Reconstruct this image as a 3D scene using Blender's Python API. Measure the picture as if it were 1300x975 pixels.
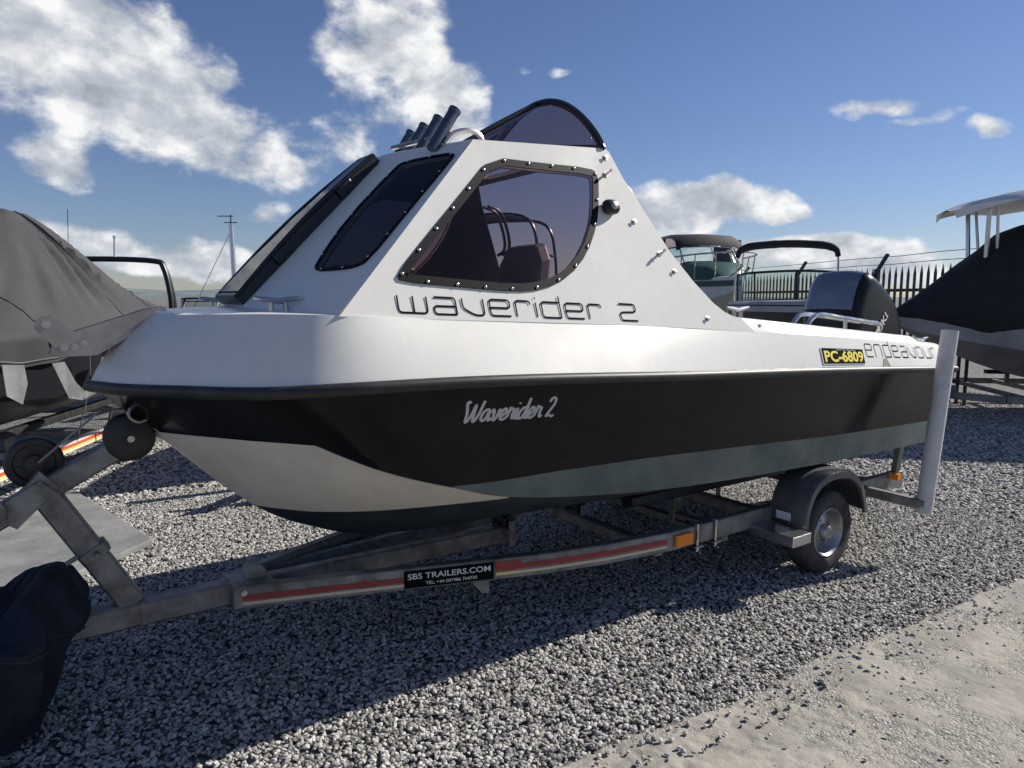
import bpy, bmesh, math, random
from mathutils import Vector, Matrix, noise
random.seed(7)
R = math.radians
scene = bpy.context.scene
for o in list(bpy.data.objects): bpy.data.objects.remove(o)
col = scene.collection

# ------------------------------------------------------------------ camera
ALPHA = R(34.5)                      # boat axis (X) seen 34.5 degrees off the picture plane
cam = bpy.data.cameras.new('camera'); cam_o = bpy.data.objects.new('camera', cam); col.objects.link(cam_o)
cam.sensor_width = 36; cam.sensor_fit = 'HORIZONTAL'; cam.lens = 36 * 900 / 1300
cam.clip_start = .05; cam.clip_end = 30000
cam_o.location = (-3.67, -3.12, 1.6)
cam_o.rotation_euler = (R(90) - math.atan(110 / 900), 0, -ALPHA)
scene.camera = cam_o

# ------------------------------------------------------------------ sun, sky, exposure
SUN = Vector((1.45, -.27, 1.0)).normalized()          # direction towards the sun
sl = bpy.data.lights.new('sun', 'SUN'); sl.energy = 5.0; sl.angle = R(.53); sl.color = (1, .945, .85)
so = bpy.data.objects.new('sun', sl); col.objects.link(so)
so.rotation_euler = (-SUN).to_track_quat('-Z', 'Y').to_euler(); so.location = (8, -2, 9)
scene.view_settings.view_transform = 'Standard'; scene.view_settings.look = 'None'
scene.view_settings.gamma = 1; scene.view_settings.exposure = .38; scene.view_settings.use_curve_mapping = False

world = bpy.data.worlds.new('World'); scene.world = world; world.use_nodes = True
CLOUDS = [  # azimuth, elevation, half width, half height, weight
 (0.023,0.295,0.10,0.068,1.2),(0.082,0.27,0.105,0.070,1.2),(0.146,0.24,0.088,0.060,1.1),(0.211,0.206,0.08,0.055,1),(0.284,0.174,0.072,0.044,1),
 (0.242,0.176,0.057,0.038,.9),(0.02,0.347,0.146,0.044,1),(0.435,0.322,0.087,0.055,1.1),(0.491,0.279,0.065,0.058,1.1),(0.412,0.243,0.077,0.057,.8),
 (0.364,0.327,0.038,0.025,.9),(0.506,0.221,0.051,0.041,1.1),(0.38,0.198,0.061,0.039,.7),(0.446,0.371,0.051,0.034,1),(0.04,0.164,0.036,0.034,1.1),
 (0.227,0.271,0.023,0.019,.7),(0.094,0.204,0.02,0.012,.5),(0.286,0.1,0.037,0.017,.9),(0.069,0.061,0.052,0.025,1.2),(0.144,0.039,0.066,0.020,1.2),
 (0.212,0.050,0.055,0.022,1.2),(0.013,0.043,0.038,0.018,1),(0.837,0.121,0.062,0.028,1.3),(0.897,0.126,0.06,0.026,1.3),(0.951,0.116,0.036,0.014,1.1),
 (0.796,0.093,0.052,0.023,1),(0.96,0.138,0.013,0.008,.7),(0.929,0.058,0.072,0.018,1.25),(1.015,0.055,0.073,0.020,1.25),(1.078,0.041,0.061,0.018,1.2),
 (1.138,0.026,0.049,0.011,1),(0.87,0.05,0.061,0.016,1),(1.067,0.23,0.062,0.015,.78),(1.118,0.207,0.05,0.011,.62),(1.174,0.188,0.038,0.013,.72),
 (0.668,0.292,0.032,0.008,.7),(0.615,0.296,0.015,0.007,.5)]
def build_world():
    N, L = world.node_tree.nodes, world.node_tree.links; N.clear()
    tc = N.new('ShaderNodeTexCoord'); DIR = tc.outputs['Generated']
    def m(op, a, b=None, c=None, clamp=False):
        n = N.new('ShaderNodeMath'); n.operation = op; n.use_clamp = clamp
        for i, v in enumerate((a, b, c)):
            if v is None: continue
            if isinstance(v, (int, float)): n.inputs[i].default_value = v
            else: L.new(v, n.inputs[i])
        return n.outputs[0]
    def nz(scale, detail, rough, off=(0, 0, 0), sz=1.5, col=False):
        mp = N.new('ShaderNodeMapping'); L.new(DIR, mp.inputs['Vector'])
        mp.inputs['Scale'].default_value = (1, 1, sz); mp.inputs['Location'].default_value = off
        t = N.new('ShaderNodeTexNoise'); t.inputs['Scale'].default_value = scale; t.inputs['Detail'].default_value = detail
        t.inputs['Roughness'].default_value = rough; L.new(mp.outputs[0], t.inputs['Vector'])
        return t.outputs[1 if col else 0]
    def smooth(v, a, b):
        r = N.new('ShaderNodeMapRange'); r.interpolation_type = 'SMOOTHSTEP'; L.new(v, r.inputs[0]); r.inputs['From Min'].default_value = a; r.inputs['From Max'].default_value = b; return r.outputs[0]
    sp = N.new('ShaderNodeSeparateXYZ'); L.new(DIR, sp.inputs[0])
    ae = N.new('ShaderNodeCombineXYZ'); L.new(m('ARCTAN2', sp.outputs[0], sp.outputs[1]), ae.inputs[0]); L.new(m('ARCSINE', sp.outputs[2]), ae.inputs[1])
    wv = N.new('ShaderNodeVectorMath'); wv.operation = 'MULTIPLY_ADD'; L.new(nz(11, 2, .5, (3, 1, 2), 1.5, True), wv.inputs[0]); wv.inputs[1].default_value = (.075, .055, 0)
    off = N.new('ShaderNodeVectorMath'); off.operation = 'ADD'; L.new(ae.outputs[0], off.inputs[0]); off.inputs[1].default_value = (-.0375, -.0275, 0); L.new(off.outputs[0], wv.inputs[2])
    best = None; top = None
    for a, e, sa, se, w in CLOUDS:
        q = N.new('ShaderNodeVectorMath'); q.operation = 'MULTIPLY_ADD'; L.new(wv.outputs[0], q.inputs[0]); q.inputs[1].default_value = (1/sa, 1/se, 0); q.inputs[2].default_value = (-a/sa, -e/se, 0)
        d = N.new('ShaderNodeVectorMath'); d.operation = 'DOT_PRODUCT'; L.new(q.outputs[0], d.inputs[0]); L.new(q.outputs[0], d.inputs[1])
        v = m('MULTIPLY_ADD', d.outputs['Value'], -.52, w)
        best = v if best is None else m('SMOOTH_MAX', best, v, .55)
    best = m('MAXIMUM', best, -.6)
    # the rest of the sky carries a few clouds of the same kind
    fx = m('ADD', m('MULTIPLY', sp.outputs[0], math.sin(ALPHA)), m('MULTIPLY', sp.outputs[1], math.cos(ALPHA)))
    rest = m('SUBTRACT', m('MULTIPLY', m('SUBTRACT', nz(2.4, 2, .5, (1, 5, 3), 2.0), .57), 9), m('MULTIPLY', smooth(fx, .55, .74), 6))
    best = m('MAXIMUM', best, m('MINIMUM', rest, 1.1))
    n1 = nz(14, 10, .57); n2 = nz(14, 10, .57, (-.028, .014, -.05))      # second lookup: a step towards the sun
    d = m('ADD', m('SUBTRACT', best, .50), m('MULTIPLY', m('SUBTRACT', n1, .5), 2.0))
    dens = smooth(d, -.16, .46)
    sky = N.new('ShaderNodeTexSky'); sky.sky_type = 'NISHITA'; sky.sun_disc = False
    sky.sun_elevation = math.asin(SUN.z); sky.sun_rotation = math.atan2(SUN.x, SUN.y)
    sky.air_density = 1.0; sky.dust_density = .15; sky.ozone_density = 1.6
    lit = m('ADD', m('MULTIPLY', m('SUBTRACT', n1, n2), 2.4), m('MULTIPLY', m('SUBTRACT', 1.0, m('MINIMUM', d, 1.3)), .28))
    cr = N.new('ShaderNodeValToRGB'); L.new(m('ADD', lit, .42), cr.inputs[0])
    cr.color_ramp.elements[0].color = (.34, .38, .45, 1); cr.color_ramp.elements[1].color = (.97, .97, .97, 1)
    e = cr.color_ramp.elements.new(.5); e.color = (.56, .60, .66, 1)
    tn = N.new('ShaderNodeMix'); tn.data_type = 'RGBA'; tn.blend_type = 'MULTIPLY'; tn.inputs[0].default_value = 1; L.new(sky.outputs[0], tn.inputs[6]); tn.inputs[7].default_value = (.93, 1.0, 1.30, 1)   # camera white balance
    b1 = N.new('ShaderNodeBackground'); L.new(tn.outputs[2], b1.inputs[0]); b1.inputs[1].default_value = .05
    b2 = N.new('ShaderNodeBackground'); L.new(cr.outputs[0], b2.inputs[0]); b2.inputs[1].default_value = .76
    mx = N.new('ShaderNodeMixShader'); L.new(dens, mx.inputs[0]); L.new(b1.outputs[0], mx.inputs[1]); L.new(b2.outputs[0], mx.inputs[2])
    o = N.new('ShaderNodeOutputWorld'); L.new(mx.outputs[0], o.inputs[0])
    world.cycles.sampling_method = 'MANUAL'; world.cycles.sample_map_resolution = 512
build_world()

# ------------------------------------------------------------------ materials
def material(name, color, rough=.5, metal=0, color2=None, nscale=6, ndetail=6, lo=.4, hi=.65, bump=0, bscale=40, coat=0, rvar=0, spec=.5, obj_random=0, space='Object', streak=0, streak_col=(.30, .27, .22)):
    m = bpy.data.materials.new(name); m.use_nodes = True
    N, L = m.node_tree.nodes, m.node_tree.links; p = N['Principled BSDF']
    p.inputs['Base Color'].default_value = (*color, 1); p.inputs['Roughness'].default_value = rough; p.inputs['Metallic'].default_value = metal
    p.inputs['Specular IOR Level'].default_value = spec
    if coat: p.inputs['Coat Weight'].default_value = coat; p.inputs['Coat Roughness'].default_value = .06
    tc = N.new('ShaderNodeTexCoord')
    def tex(s, d=6):
        t = N.new('ShaderNodeTexNoise'); t.inputs['Scale'].default_value = s; t.inputs['Detail'].default_value = d; t.inputs['Roughness'].default_value = .6
        L.new(tc.outputs[space], t.inputs['Vector']); return t.outputs[0]
    colsock = None
    if color2:
        mr = N.new('ShaderNodeMapRange'); L.new(tex(nscale, ndetail), mr.inputs[0]); mr.inputs['From Min'].default_value = lo; mr.inputs['From Max'].default_value = hi
        mx = N.new('ShaderNodeMix'); mx.data_type = 'RGBA'; L.new(mr.outputs[0], mx.inputs[0])
        mx.inputs[6].default_value = (*color, 1); mx.inputs[7].default_value = (*color2, 1); colsock = mx.outputs[2]
        if rvar:
            r2 = N.new('ShaderNodeMath'); r2.operation = 'MULTIPLY_ADD'; L.new(mr.outputs[0], r2.inputs[0]); r2.inputs[1].default_value = rvar; r2.inputs[2].default_value = rough
            L.new(r2.outputs[0], p.inputs['Roughness'])
    if streak and colsock:
        mp = N.new('ShaderNodeMapping'); L.new(tc.outputs[space], mp.inputs['Vector']); mp.inputs['Scale'].default_value = (1, 1, .07)
        t = N.new('ShaderNodeTexNoise'); t.inputs['Scale'].default_value = 24; t.inputs['Detail'].default_value = 5; L.new(mp.outputs[0], t.inputs['Vector'])
        mr2 = N.new('ShaderNodeMapRange'); L.new(t.outputs[0], mr2.inputs[0]); mr2.inputs['From Min'].default_value = .5; mr2.inputs['From Max'].default_value = .8; mr2.inputs['To Max'].default_value = streak
        mx2 = N.new('ShaderNodeMix'); mx2.data_type = 'RGBA'; L.new(mr2.outputs[0], mx2.inputs[0]); L.new(colsock, mx2.inputs[6]); mx2.inputs[7].default_value = (*streak_col, 1); colsock = mx2.outputs[2]
    if obj_random:
        oi = N.new('ShaderNodeObjectInfo'); hs = N.new('ShaderNodeHueSaturation')
        mm = N.new('ShaderNodeMapRange'); L.new(oi.outputs['Random'], mm.inputs[0]); mm.inputs['To Min'].default_value = 1 - obj_random; mm.inputs['To Max'].default_value = 1 + obj_random
        L.new(mm.outputs[0], hs.inputs['Value']); hs.inputs['Color'].default_value = (*color, 1)
        if colsock: L.new(colsock, hs.inputs['Color'])
        colsock = hs.outputs[0]
    if colsock: L.new(colsock, p.inputs['Base Color'])
    if bump:
        b = N.new('ShaderNodeBump'); b.inputs['Strength'].default_value = bump; b.inputs['Distance'].default_value = .01
        L.new(tex(bscale), b.inputs['Height']); L.new(b.outputs[0], p.inputs['Normal'])
    return m
def glass(name, tint, ior=1.4, rough=.02):
    m = bpy.data.materials.new(name); m.use_nodes = True
    N, L = m.node_tree.nodes, m.node_tree.links; N.clear()
    t = N.new('ShaderNodeBsdfTransparent'); t.inputs[0].default_value = (*tint, 1)
    gl = N.new('ShaderNodeBsdfGlossy'); gl.inputs['Roughness'].default_value = rough
    fr = N.new('ShaderNodeFresnel'); fr.inputs[0].default_value = ior
    mx = N.new('ShaderNodeMixShader'); L.new(fr.outputs[0], mx.inputs[0]); L.new(t.outputs[0], mx.inputs[1]); L.new(gl.outputs[0], mx.inputs[2])
    o = N.new('ShaderNodeOutputMaterial'); L.new(mx.outputs[0], o.inputs[0]); return m
M = {}
M['gel'] = material('white_gelcoat', (.78, .765, .715), .24, color2=(.745, .725, .67), nscale=2.2, lo=.45, hi=.75, rvar=.12, bump=.015, bscale=3, streak=.07)
M['hull_black'] = material('black_gelcoat', (.009, .009, .010), .15, color2=(.016, .016, .016), nscale=3, rvar=.15, bump=.02, bscale=2, spec=.14, streak=.2, streak_col=(.024, .024, .024))
M['hull_cream'] = material('cream_gelcoat', (.74, .70, .62), .35, color2=(.66, .62, .54), nscale=4, streak=.12)
M['navy_antifoul'] = material('navy_antifouling', (.012, .022, .034), .5, color2=(.03, .045, .055), nscale=7, bump=.1, bscale=30)
M['teal_antifoul'] = material('grey_teal_antifouling', (.06, .09, .092), .5, color2=(.14, .175, .17), nscale=3, lo=.38, hi=.68, bump=.08, bscale=25)
M['rubber'] = material('black_rubber', (.014, .014, .015), .5, color2=(.03, .03, .03), nscale=12)
M['plastic_black'] = material('black_plastic', (.01, .01, .011), .32)
M['border_black'] = material('black_window_border', (.006, .006, .007), .55, spec=.12)
M['decal_black'] = material('black_vinyl', (.008, .008, .009), .9, spec=.05)
M['decal_silver'] = material('silver_vinyl', (.50, .50, .50), .4)
M['steel'] = material('stainless_steel', (.62, .61, .60), .18, 1, color2=(.45, .44, .42), nscale=9, rvar=.2)
M['steel_dull'] = material('dull_stainless', (.48, .44, .41), .32, 1, color2=(.32, .28, .26), nscale=7, rvar=.25)
M['rod_metal'] = material('dark_anodised', (.10, .12, .16), .3, .7)
M['galv'] = material('galvanised_steel', (.27, .275, .275), .5, .6, color2=(.15, .135, .115), nscale=11, lo=.38, hi=.72, rvar=.2, bump=.12, bscale=50)
M['tint'] = glass('smoked_acrylic', (.47, .34, .35), 1.3)
M['tint_dark'] = glass('dark_smoked_acrylic', (.05, .06, .085), 1.22)
M['tint_visor'] = glass('smoked_visor_acrylic', (.37, .25, .25), 1.2)
M['clear'] = glass('clear_window', (.62, .72, .72))
M['tyre'] = material('tyre_rubber', (.022, .022, .022), .75, color2=(.06, .057, .052), nscale=10, bump=.2, bscale=60)
M['rim'] = material('silver_rim', (.42, .42, .43), .42, .7, color2=(.22, .20, .18), nscale=9)
M['guard'] = material('grey_mudguard', (.06, .063, .068), .38, color2=(.11, .112, .115), nscale=5, bump=.03, bscale=20)
M['pvc'] = material('white_pvc', (.62, .61, .62), .4, color2=(.48, .47, .47), nscale=6)
M['white_plastic'] = material('white_plastic', (.75, .75, .73), .4)
M['amber'] = material('amber_reflector', (.85, .24, .02), .25)
M['red'] = material('red_tape', (.36, .03, .035), .45, color2=(.26, .03, .03), nscale=8)
M['red_bright'] = material('orange_red_tape', (.72, .10, .03), .4)
M['yellow_tape'] = material('pale_yellow_tape', (.75, .62, .25), .4)
M['cream_tape'] = material('cream_tape', (.60, .52, .38), .45)
M['plate_yellow'] = material('yellow_lettering', (.85, .68, .06), .45)
M['print_white'] = material('white_print', (.72, .72, .72), .45)
M['navy_cloth'] = material('navy_fabric', (.006, .009, .019), .85, color2=(.013, .018, .032), nscale=14, bump=.15, bscale=120)
M['grey_cover'] = material('grey_canvas', (.042, .043, .046), .85, color2=(.052, .053, .056), nscale=1.5, bump=.12, bscale=220)
M['light_cover'] = material('pale_grey_canvas', (.20, .205, .21), .8, color2=(.13, .135, .14), nscale=5)
M['cover_black'] = material('navy_black_canvas', (.008, .009, .013), .75, color2=(.016, .017, .022), nscale=5, bump=.1, bscale=60)
M['engine_black'] = material('outboard_black_paint', (.010, .011, .013), .25, spec=.3)
M['engine_silver'] = material('outboard_blue_grey_paint', (.13, .165, .235), .28, .2, coat=.3)
M['cabin_lining'] = material('cabin_lining', (.16, .155, .15), .8, color2=(.22, .21, .20), nscale=6)
M['dark_lining'] = material('dark_cabin_lining', (.030, .028, .030), .85)
M['seat'] = material('seat_vinyl', (.12, .115, .115), .5)
M['hull_grey'] = material('grey_hull_paint', (.34, .34, .35), .4, color2=(.24, .24, .25), nscale=2)
M['hull_white'] = material('white_hull_paint', (.72, .72, .70), .3, color2=(.6, .6, .58), nscale=2)
M['hull_dark'] = material('dark_hull_paint', (.016, .017, .02), .3)
M['green'] = material('dark_green_trim', (.022, .075, .06), .4)
M['fence'] = material('dark_fence_paint', (.03, .034, .038), .5)
M['alu'] = material('aluminium', (.6, .6, .62), .3, 1)
M['rope'] = material('rope', (.12, .115, .11), .9)

# ------------------------------------------------------------------ mesh helpers
ORG = {}
class MB:
    def __init__(s, X=None): s.v = []; s.f = []; s.mi = []; s.X = X; s.cur = 0
    def add(s, vs, fs):
        b = len(s.v)
        s.v += [Vector(v) for v in vs]
        for f in fs: s.f.append([b + i for i in f]); s.mi.append(s.cur)
        return s
    def box(s, a, b):
        x0, y0, z0 = a; x1, y1, z1 = b
        return s.add([(x0,y0,z0),(x1,y0,z0),(x1,y1,z0),(x0,y1,z0),(x0,y0,z1),(x1,y0,z1),(x1,y1,z1),(x0,y1,z1)],
              [(0,3,2,1),(4,5,6,7),(0,1,5,4),(1,2,6,5),(2,3,7,6),(3,0,4,7)])
    def beam(s, a, b, w, h, up=(0, 0, 1), bev=.12):
        a, b = Vector(a), Vector(b); d = (b - a).normalized(); up = Vector(up)
        sd = d.cross(up)
        if sd.length < 1e-4: sd = d.cross(Vector((1, 0, 0)))
        sd.normalize(); u = sd.cross(d).normalized(); c = bev * min(w, h)
        pr = [(-w/2+c,-h/2),(w/2-c,-h/2),(w/2,-h/2+c),(w/2,h/2-c),(w/2-c,h/2),(-w/2+c,h/2),(-w/2,h/2-c),(-w/2,-h/2+c)]
        n = len(pr); vs = [p + sd * x + u * y for p in (a, b) for x, y in pr]
        return s.add(vs, [(i, (i+1) % n, n+(i+1) % n, n+i) for i in range(n)] + [tuple(range(n))[::-1], tuple(range(n, 2*n))])
    def tube(s, pts, r, n=10, cap=True, closed=False):
        pts = [Vector(p) for p in pts]; m = len(pts); rr = r if isinstance(r, (list, tuple)) else [r] * m
        vs = []; u = None
        for i, p in enumerate(pts):
            if closed: t = pts[(i+1) % m] - pts[i-1]
            else: t = pts[min(i+1, m-1)] - pts[max(i-1, 0)]
            t.normalize()
            if u is None: u = t.cross(Vector((0, 0, 1)) if abs(t.z) < .9 else Vector((1, 0, 0))).normalized()
            else: u = (u - t * u.dot(t)).normalized()
            w = t.cross(u)
            vs += [p + (u * math.cos(2*math.pi*k/n) + w * math.sin(2*math.pi*k/n)) * rr[i] for k in range(n)]
        fs = [(i*n+k, i*n+(k+1) % n, ((i+1) % m)*n+(k+1) % n, ((i+1) % m)*n+k) for i in range(m if closed else m-1) for k in range(n)]
        if cap and not closed: fs += [tuple(range(n))[::-1], tuple(range((m-1)*n, m*n))]
        return s.add(vs, fs)
    def revolve(s, c, axis, prof, n=32):
        # prof: (radius, offset along axis); open profile, ends capped when radius is 0
        c = Vector(c); a = Vector(axis).normalized(); u = a.cross(Vector((0, 0, 1)) if abs(a.z) < .9 else Vector((1, 0, 0))).normalized(); w = a.cross(u)
        m = len(prof)
        vs = [c + a * o + (u * math.cos(2*math.pi*k/n) + w * math.sin(2*math.pi*k/n)) * r for r, o in prof for k in range(n)]
        return s.add(vs, [(i*n+k, i*n+(k+1) % n, (i+1)*n+(k+1) % n, (i+1)*n+k) for i in range(m-1) for k in range(n)])
    def grid(s, rows, flip=False):
        n = len(rows[0]); vs = [p for r in rows for p in r]
        fs = [(i*n+k, i*n+k+1, (i+1)*n+k+1, (i+1)*n+k) for i in range(len(rows)-1) for k in range(n-1)]
        if flip: fs = [f[::-1] for f in fs]
        return s.add(vs, fs)
    def prism(s, poly, off):
        n = len(poly); off = Vector(off); vs = [Vector(p) for p in poly] + [Vector(p) + off for p in poly]
        return s.add(vs, [tuple(range(n)), tuple(range(2*n-1, n-1, -1))] + [((i+1) % n, i, n+i, n+(i+1) % n) for i in range(n)])
    def plate(s, outer, holes, off):
        # flat plate with openings; off = thickness vector
        bm = bmesh.new(); es = []; loops = [outer] + holes
        for lp in loops:
            vv = [bm.verts.new(p) for p in lp]
            es += [bm.edges.new((vv[i], vv[(i+1) % len(vv)])) for i in range(len(vv))]
        bmesh.ops.triangle_fill(bm, edges=es, use_beauty=True)
        bm.verts.index_update(); vs = [v.co.copy() for v in bm.verts]; fs = [[v.index for v in f.verts] for f in bm.faces]; bm.free()
        off = Vector(off); n = len(vs)
        s.add(vs, fs); s.add([v + off for v in vs], [f[::-1] for f in fs])
        for lp in loops:
            k = len(lp); s.add([Vector(p) for p in lp] + [Vector(p) + off for p in lp], [(i, (i+1) % k, k+(i+1) % k, k+i) for i in range(k)])
        return s
    def build(s, name, mat, parent=None, smooth=None, loc=None, bevel=0, fix=True):
        vs = [s.X @ v for v in s.v] if s.X is not None else s.v
        o0 = ORG[parent.name] if parent is not None else Vector(loc or (0, 0, 0))
        me = bpy.data.meshes.new(name); me.from_pydata([v - o0 for v in vs], [], s.f)
        for m in (mat if isinstance(mat, list) else [mat]): me.materials.append(m if not isinstance(m, str) else M[m])
        if isinstance(mat, list):
            for p, k in zip(me.polygons, s.mi): p.material_index = k
        if fix:
            bm = bmesh.new(); bm.from_mesh(me); bmesh.ops.remove_doubles(bm, verts=bm.verts, dist=1e-5)
            bmesh.ops.recalc_face_normals(bm, faces=bm.faces); bm.to_mesh(me); bm.free()
        o = bpy.data.objects.new(name, me); col.objects.link(o)
        if parent is not None: o.parent = parent
        else: o.location = o0
        ORG[o.name] = o0
        if smooth is not None:
            for p in me.polygons: p.use_smooth = True
            try: me.set_sharp_from_angle(angle=R(smooth))
            except Exception: pass
        if bevel:
            b = o.modifiers.new('bevel', 'BEVEL'); b.width = bevel; b.segments = 2; b.limit_method = 'ANGLE'; b.angle_limit = R(40)
        return o
def tag(o, label=None, cat=None, group=None, kind=None):
    for k, v in (('label', label), ('category', cat), ('group', group), ('kind', kind)):
        if v: o[k] = v
    return o
def thing(name, loc, label, cat, group=None):
    o = bpy.data.objects.new(name, None); col.objects.link(o); o.location = loc; o.empty_display_size = .1
    ORG[o.name] = Vector(loc); return tag(o, label, cat, group)
def shared(name, me, loc, parent, rot=None, scale=None):
    o = bpy.data.objects.new(name, me); col.objects.link(o); o.parent = parent
    o.location = Vector(loc) - ORG[parent.name]
    if rot is not None: o.rotation_euler = rot
    if scale: o.scale = scale
    return o
def catmull(P, s):
    n = len(P); i = min(int(s), n-2); t = s - i
    p0, p1, p2, p3 = (Vector(P[max(i-1, 0)]), Vector(P[i]), Vector(P[i+1]), Vector(P[min(i+2, n-1)]))
    return .5 * (2*p1 + (p2-p0)*t + (2*p0-5*p1+4*p2-p3)*t*t + (3*p1-p0-3*p2+p3)*t**3)
def smooth_path(P, k=6): return [catmull(P, i / k) for i in range((len(P)-1)*k + 1)]
def chaikin(P, it=2, closed=False):
    for _ in range(it):
        Q = [] if closed else [P[0]]
        n = len(P)
        for i in range(n if closed else n-1):
            a, b = P[i], P[(i+1) % n]
            Q += [tuple(.75*x+.25*y for x, y in zip(a, b)), tuple(.25*x+.75*y for x, y in zip(a, b))]
        if not closed: Q.append(P[-1])
        P = Q
    return P
def inset(poly, d):
    # poly in 2-D, moved inwards by d
    n = len(poly); A = sum(poly[i][0]*poly[(i+1) % n][1]-poly[(i+1) % n][0]*poly[i][1] for i in range(n)); sg = 1 if A > 0 else -1
    out = []
    for i in range(n):
        p0, p1, p2 = Vector(poly[i-1]), Vector(poly[i]), Vector(poly[(i+1) % n])
        e1 = (p1-p0).normalized(); e2 = (p2-p1).normalized()
        n1 = Vector((-e1.y, e1.x))*sg; n2 = Vector((-e2.y, e2.x))*sg; b = n1+n2
        k = d / max(.35, b.length_squared/2) if b.length > 1e-6 else d
        out.append(tuple(p1 + b*(k/1.0)*.5*2/2 if False else p1 + b * (d / max(.6, b.length_squared/2)) * .5 * 2 / 2 * 1.0))
    return out
def ribbon(mb, pts, w, place, lift):
    # flat stroke of width w along 2-D pts, put on a surface by place(u, v, lift)
    n = len(pts); L_, R_ = [], []
    for i, p in enumerate(pts):
        a = Vector(pts[max(i-1, 0)]); b = Vector(pts[min(i+1, n-1)]); t = (b-a).normalized(); nn = Vector((-t.y, t.x)) * w/2
        L_.append(place(p[0]+nn.x, p[1]+nn.y, lift)); R_.append(place(p[0]-nn.x, p[1]-nn.y, lift))
    mb.grid([L_, R_])
def font_mesh(text, bold=0.0, shear=0):
    c = bpy.data.curves.new('t', 'FONT'); c.body = text; c.offset = bold; c.shear = shear; c.resolution_u = 3
    o = bpy.data.objects.new('t', c); col.objects.link(o); bpy.context.view_layer.update()
    dg = bpy.context.evaluated_depsgraph_get(); me = bpy.data.meshes.new_from_object(o.evaluated_get(dg))
    vs = [v.co.copy() for v in me.vertices]; fs = [list(p.vertices) for p in me.polygons]
    bpy.data.objects.remove(o); bpy.data.curves.remove(c); bpy.data.meshes.remove(me)
    x0 = min(v.x for v in vs); x1 = max(v.x for v in vs); y0 = min(v.y for v in vs); y1 = max(v.y for v in vs)
    return [((v.x-x0)/(x1-x0), (v.y-y0)/(y1-y0)) for v in vs], fs
def print_text(name, text, mat, parent, place, bold=0.0, shear=0):
    uv, fs = font_mesh(text, bold, shear); mb = MB(); mb.add([place(u, v) for u, v in uv], fs); return mb.build(name, mat, parent, fix=False)
def ico(sub, fn=None):
    bm = bmesh.new(); bmesh.ops.create_icosphere(bm, subdivisions=sub, radius=1)
    if fn:
        for v in bm.verts: v.co = fn(v.co)
    vs = [v.co.copy() for v in bm.verts]; bm.verts.index_update(); fs = [[v.index for v in f.verts] for f in bm.faces]; bm.free(); return vs, fs

# ================================================================== SETTING
# ---- ground
def ground_material():
    m = bpy.data.materials.new('gravel_bed'); m.use_nodes = True
    N, L = m.node_tree.nodes, m.node_tree.links; p = N['Principled BSDF']; p.inputs['Roughness'].default_value = .9
    tc = N.new('ShaderNodeTexCoord')
    v = N.new('ShaderNodeTexVoronoi'); v.inputs['Scale'].default_value = 36; L.new(tc.outputs['Object'], v.inputs['Vector'])
    hs = N.new('ShaderNodeSeparateColor'); L.new(v.outputs['Color'], hs.inputs[0])
    cr = N.new('ShaderNodeValToRGB'); L.new(hs.outputs[0], cr.inputs[0])
    cr.color_ramp.elements[0].color = (.05, .05, .053, 1); cr.color_ramp.elements[1].color = (.26, .255, .24, 1)
    b = N.new('ShaderNodeBump'); b.inputs['Strength'].default_value = 1; b.inputs['Distance'].default_value = .02; b.invert = True
    L.new(v.outputs['Distance'], b.inputs['Height']); L.new(b.outputs[0], p.inputs['Normal']); L.new(cr.outputs[0], p.inputs['Base Color']); return m
M['gravel_bed'] = ground_material()
mb = MB(); S = 6000
mb.add([(-S,-S,-.012),(S,-S,-.012),(S,S,-.012),(-S,S,-.012)], [(0,1,2,3)])
tag(mb.build('gravel_ground', 'gravel_bed'), 'flat yard ground of grey gravel', kind='structure')

# ---- loose stones on the yard (uncountable): instanced crushed stones
M['stone'] = material('crushed_stone', (.42, .405, .38), .75, color2=(.28, .27, .255), nscale=60, obj_random=.6)
def edge_y(x): return -1.455 - .048*(x + .75) * 1.25 + .045*noise.noise(Vector((x*1.7, 3, 0))) + .018*noise.noise(Vector((x*6, 1, 0))) + .012*noise.noise(Vector((x*19, 4, 0)))
stone_col = bpy.data.collections.new('stones')
for k in range(6):
    sd = random.random()*50; sq = (random.uniform(.75, 1.1), random.uniform(.6, .9), random.uniform(.45, .7))
    def fn(c, sd=sd, sq=sq):
        c = c * (1 + .42*noise.noise(c*1.3 + Vector((sd, 0, 0))))
        return Vector((c.x*sq[0], c.y*sq[1], c.z*sq[2]))
    vs, fs = ico(2 if k < 2 else 1, fn); me = bpy.data.meshes.new('stone'); me.from_pydata(vs, [], fs); me.materials.append(M['stone'])
    stone_col.objects.link(bpy.data.objects.new('stone', me))
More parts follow.
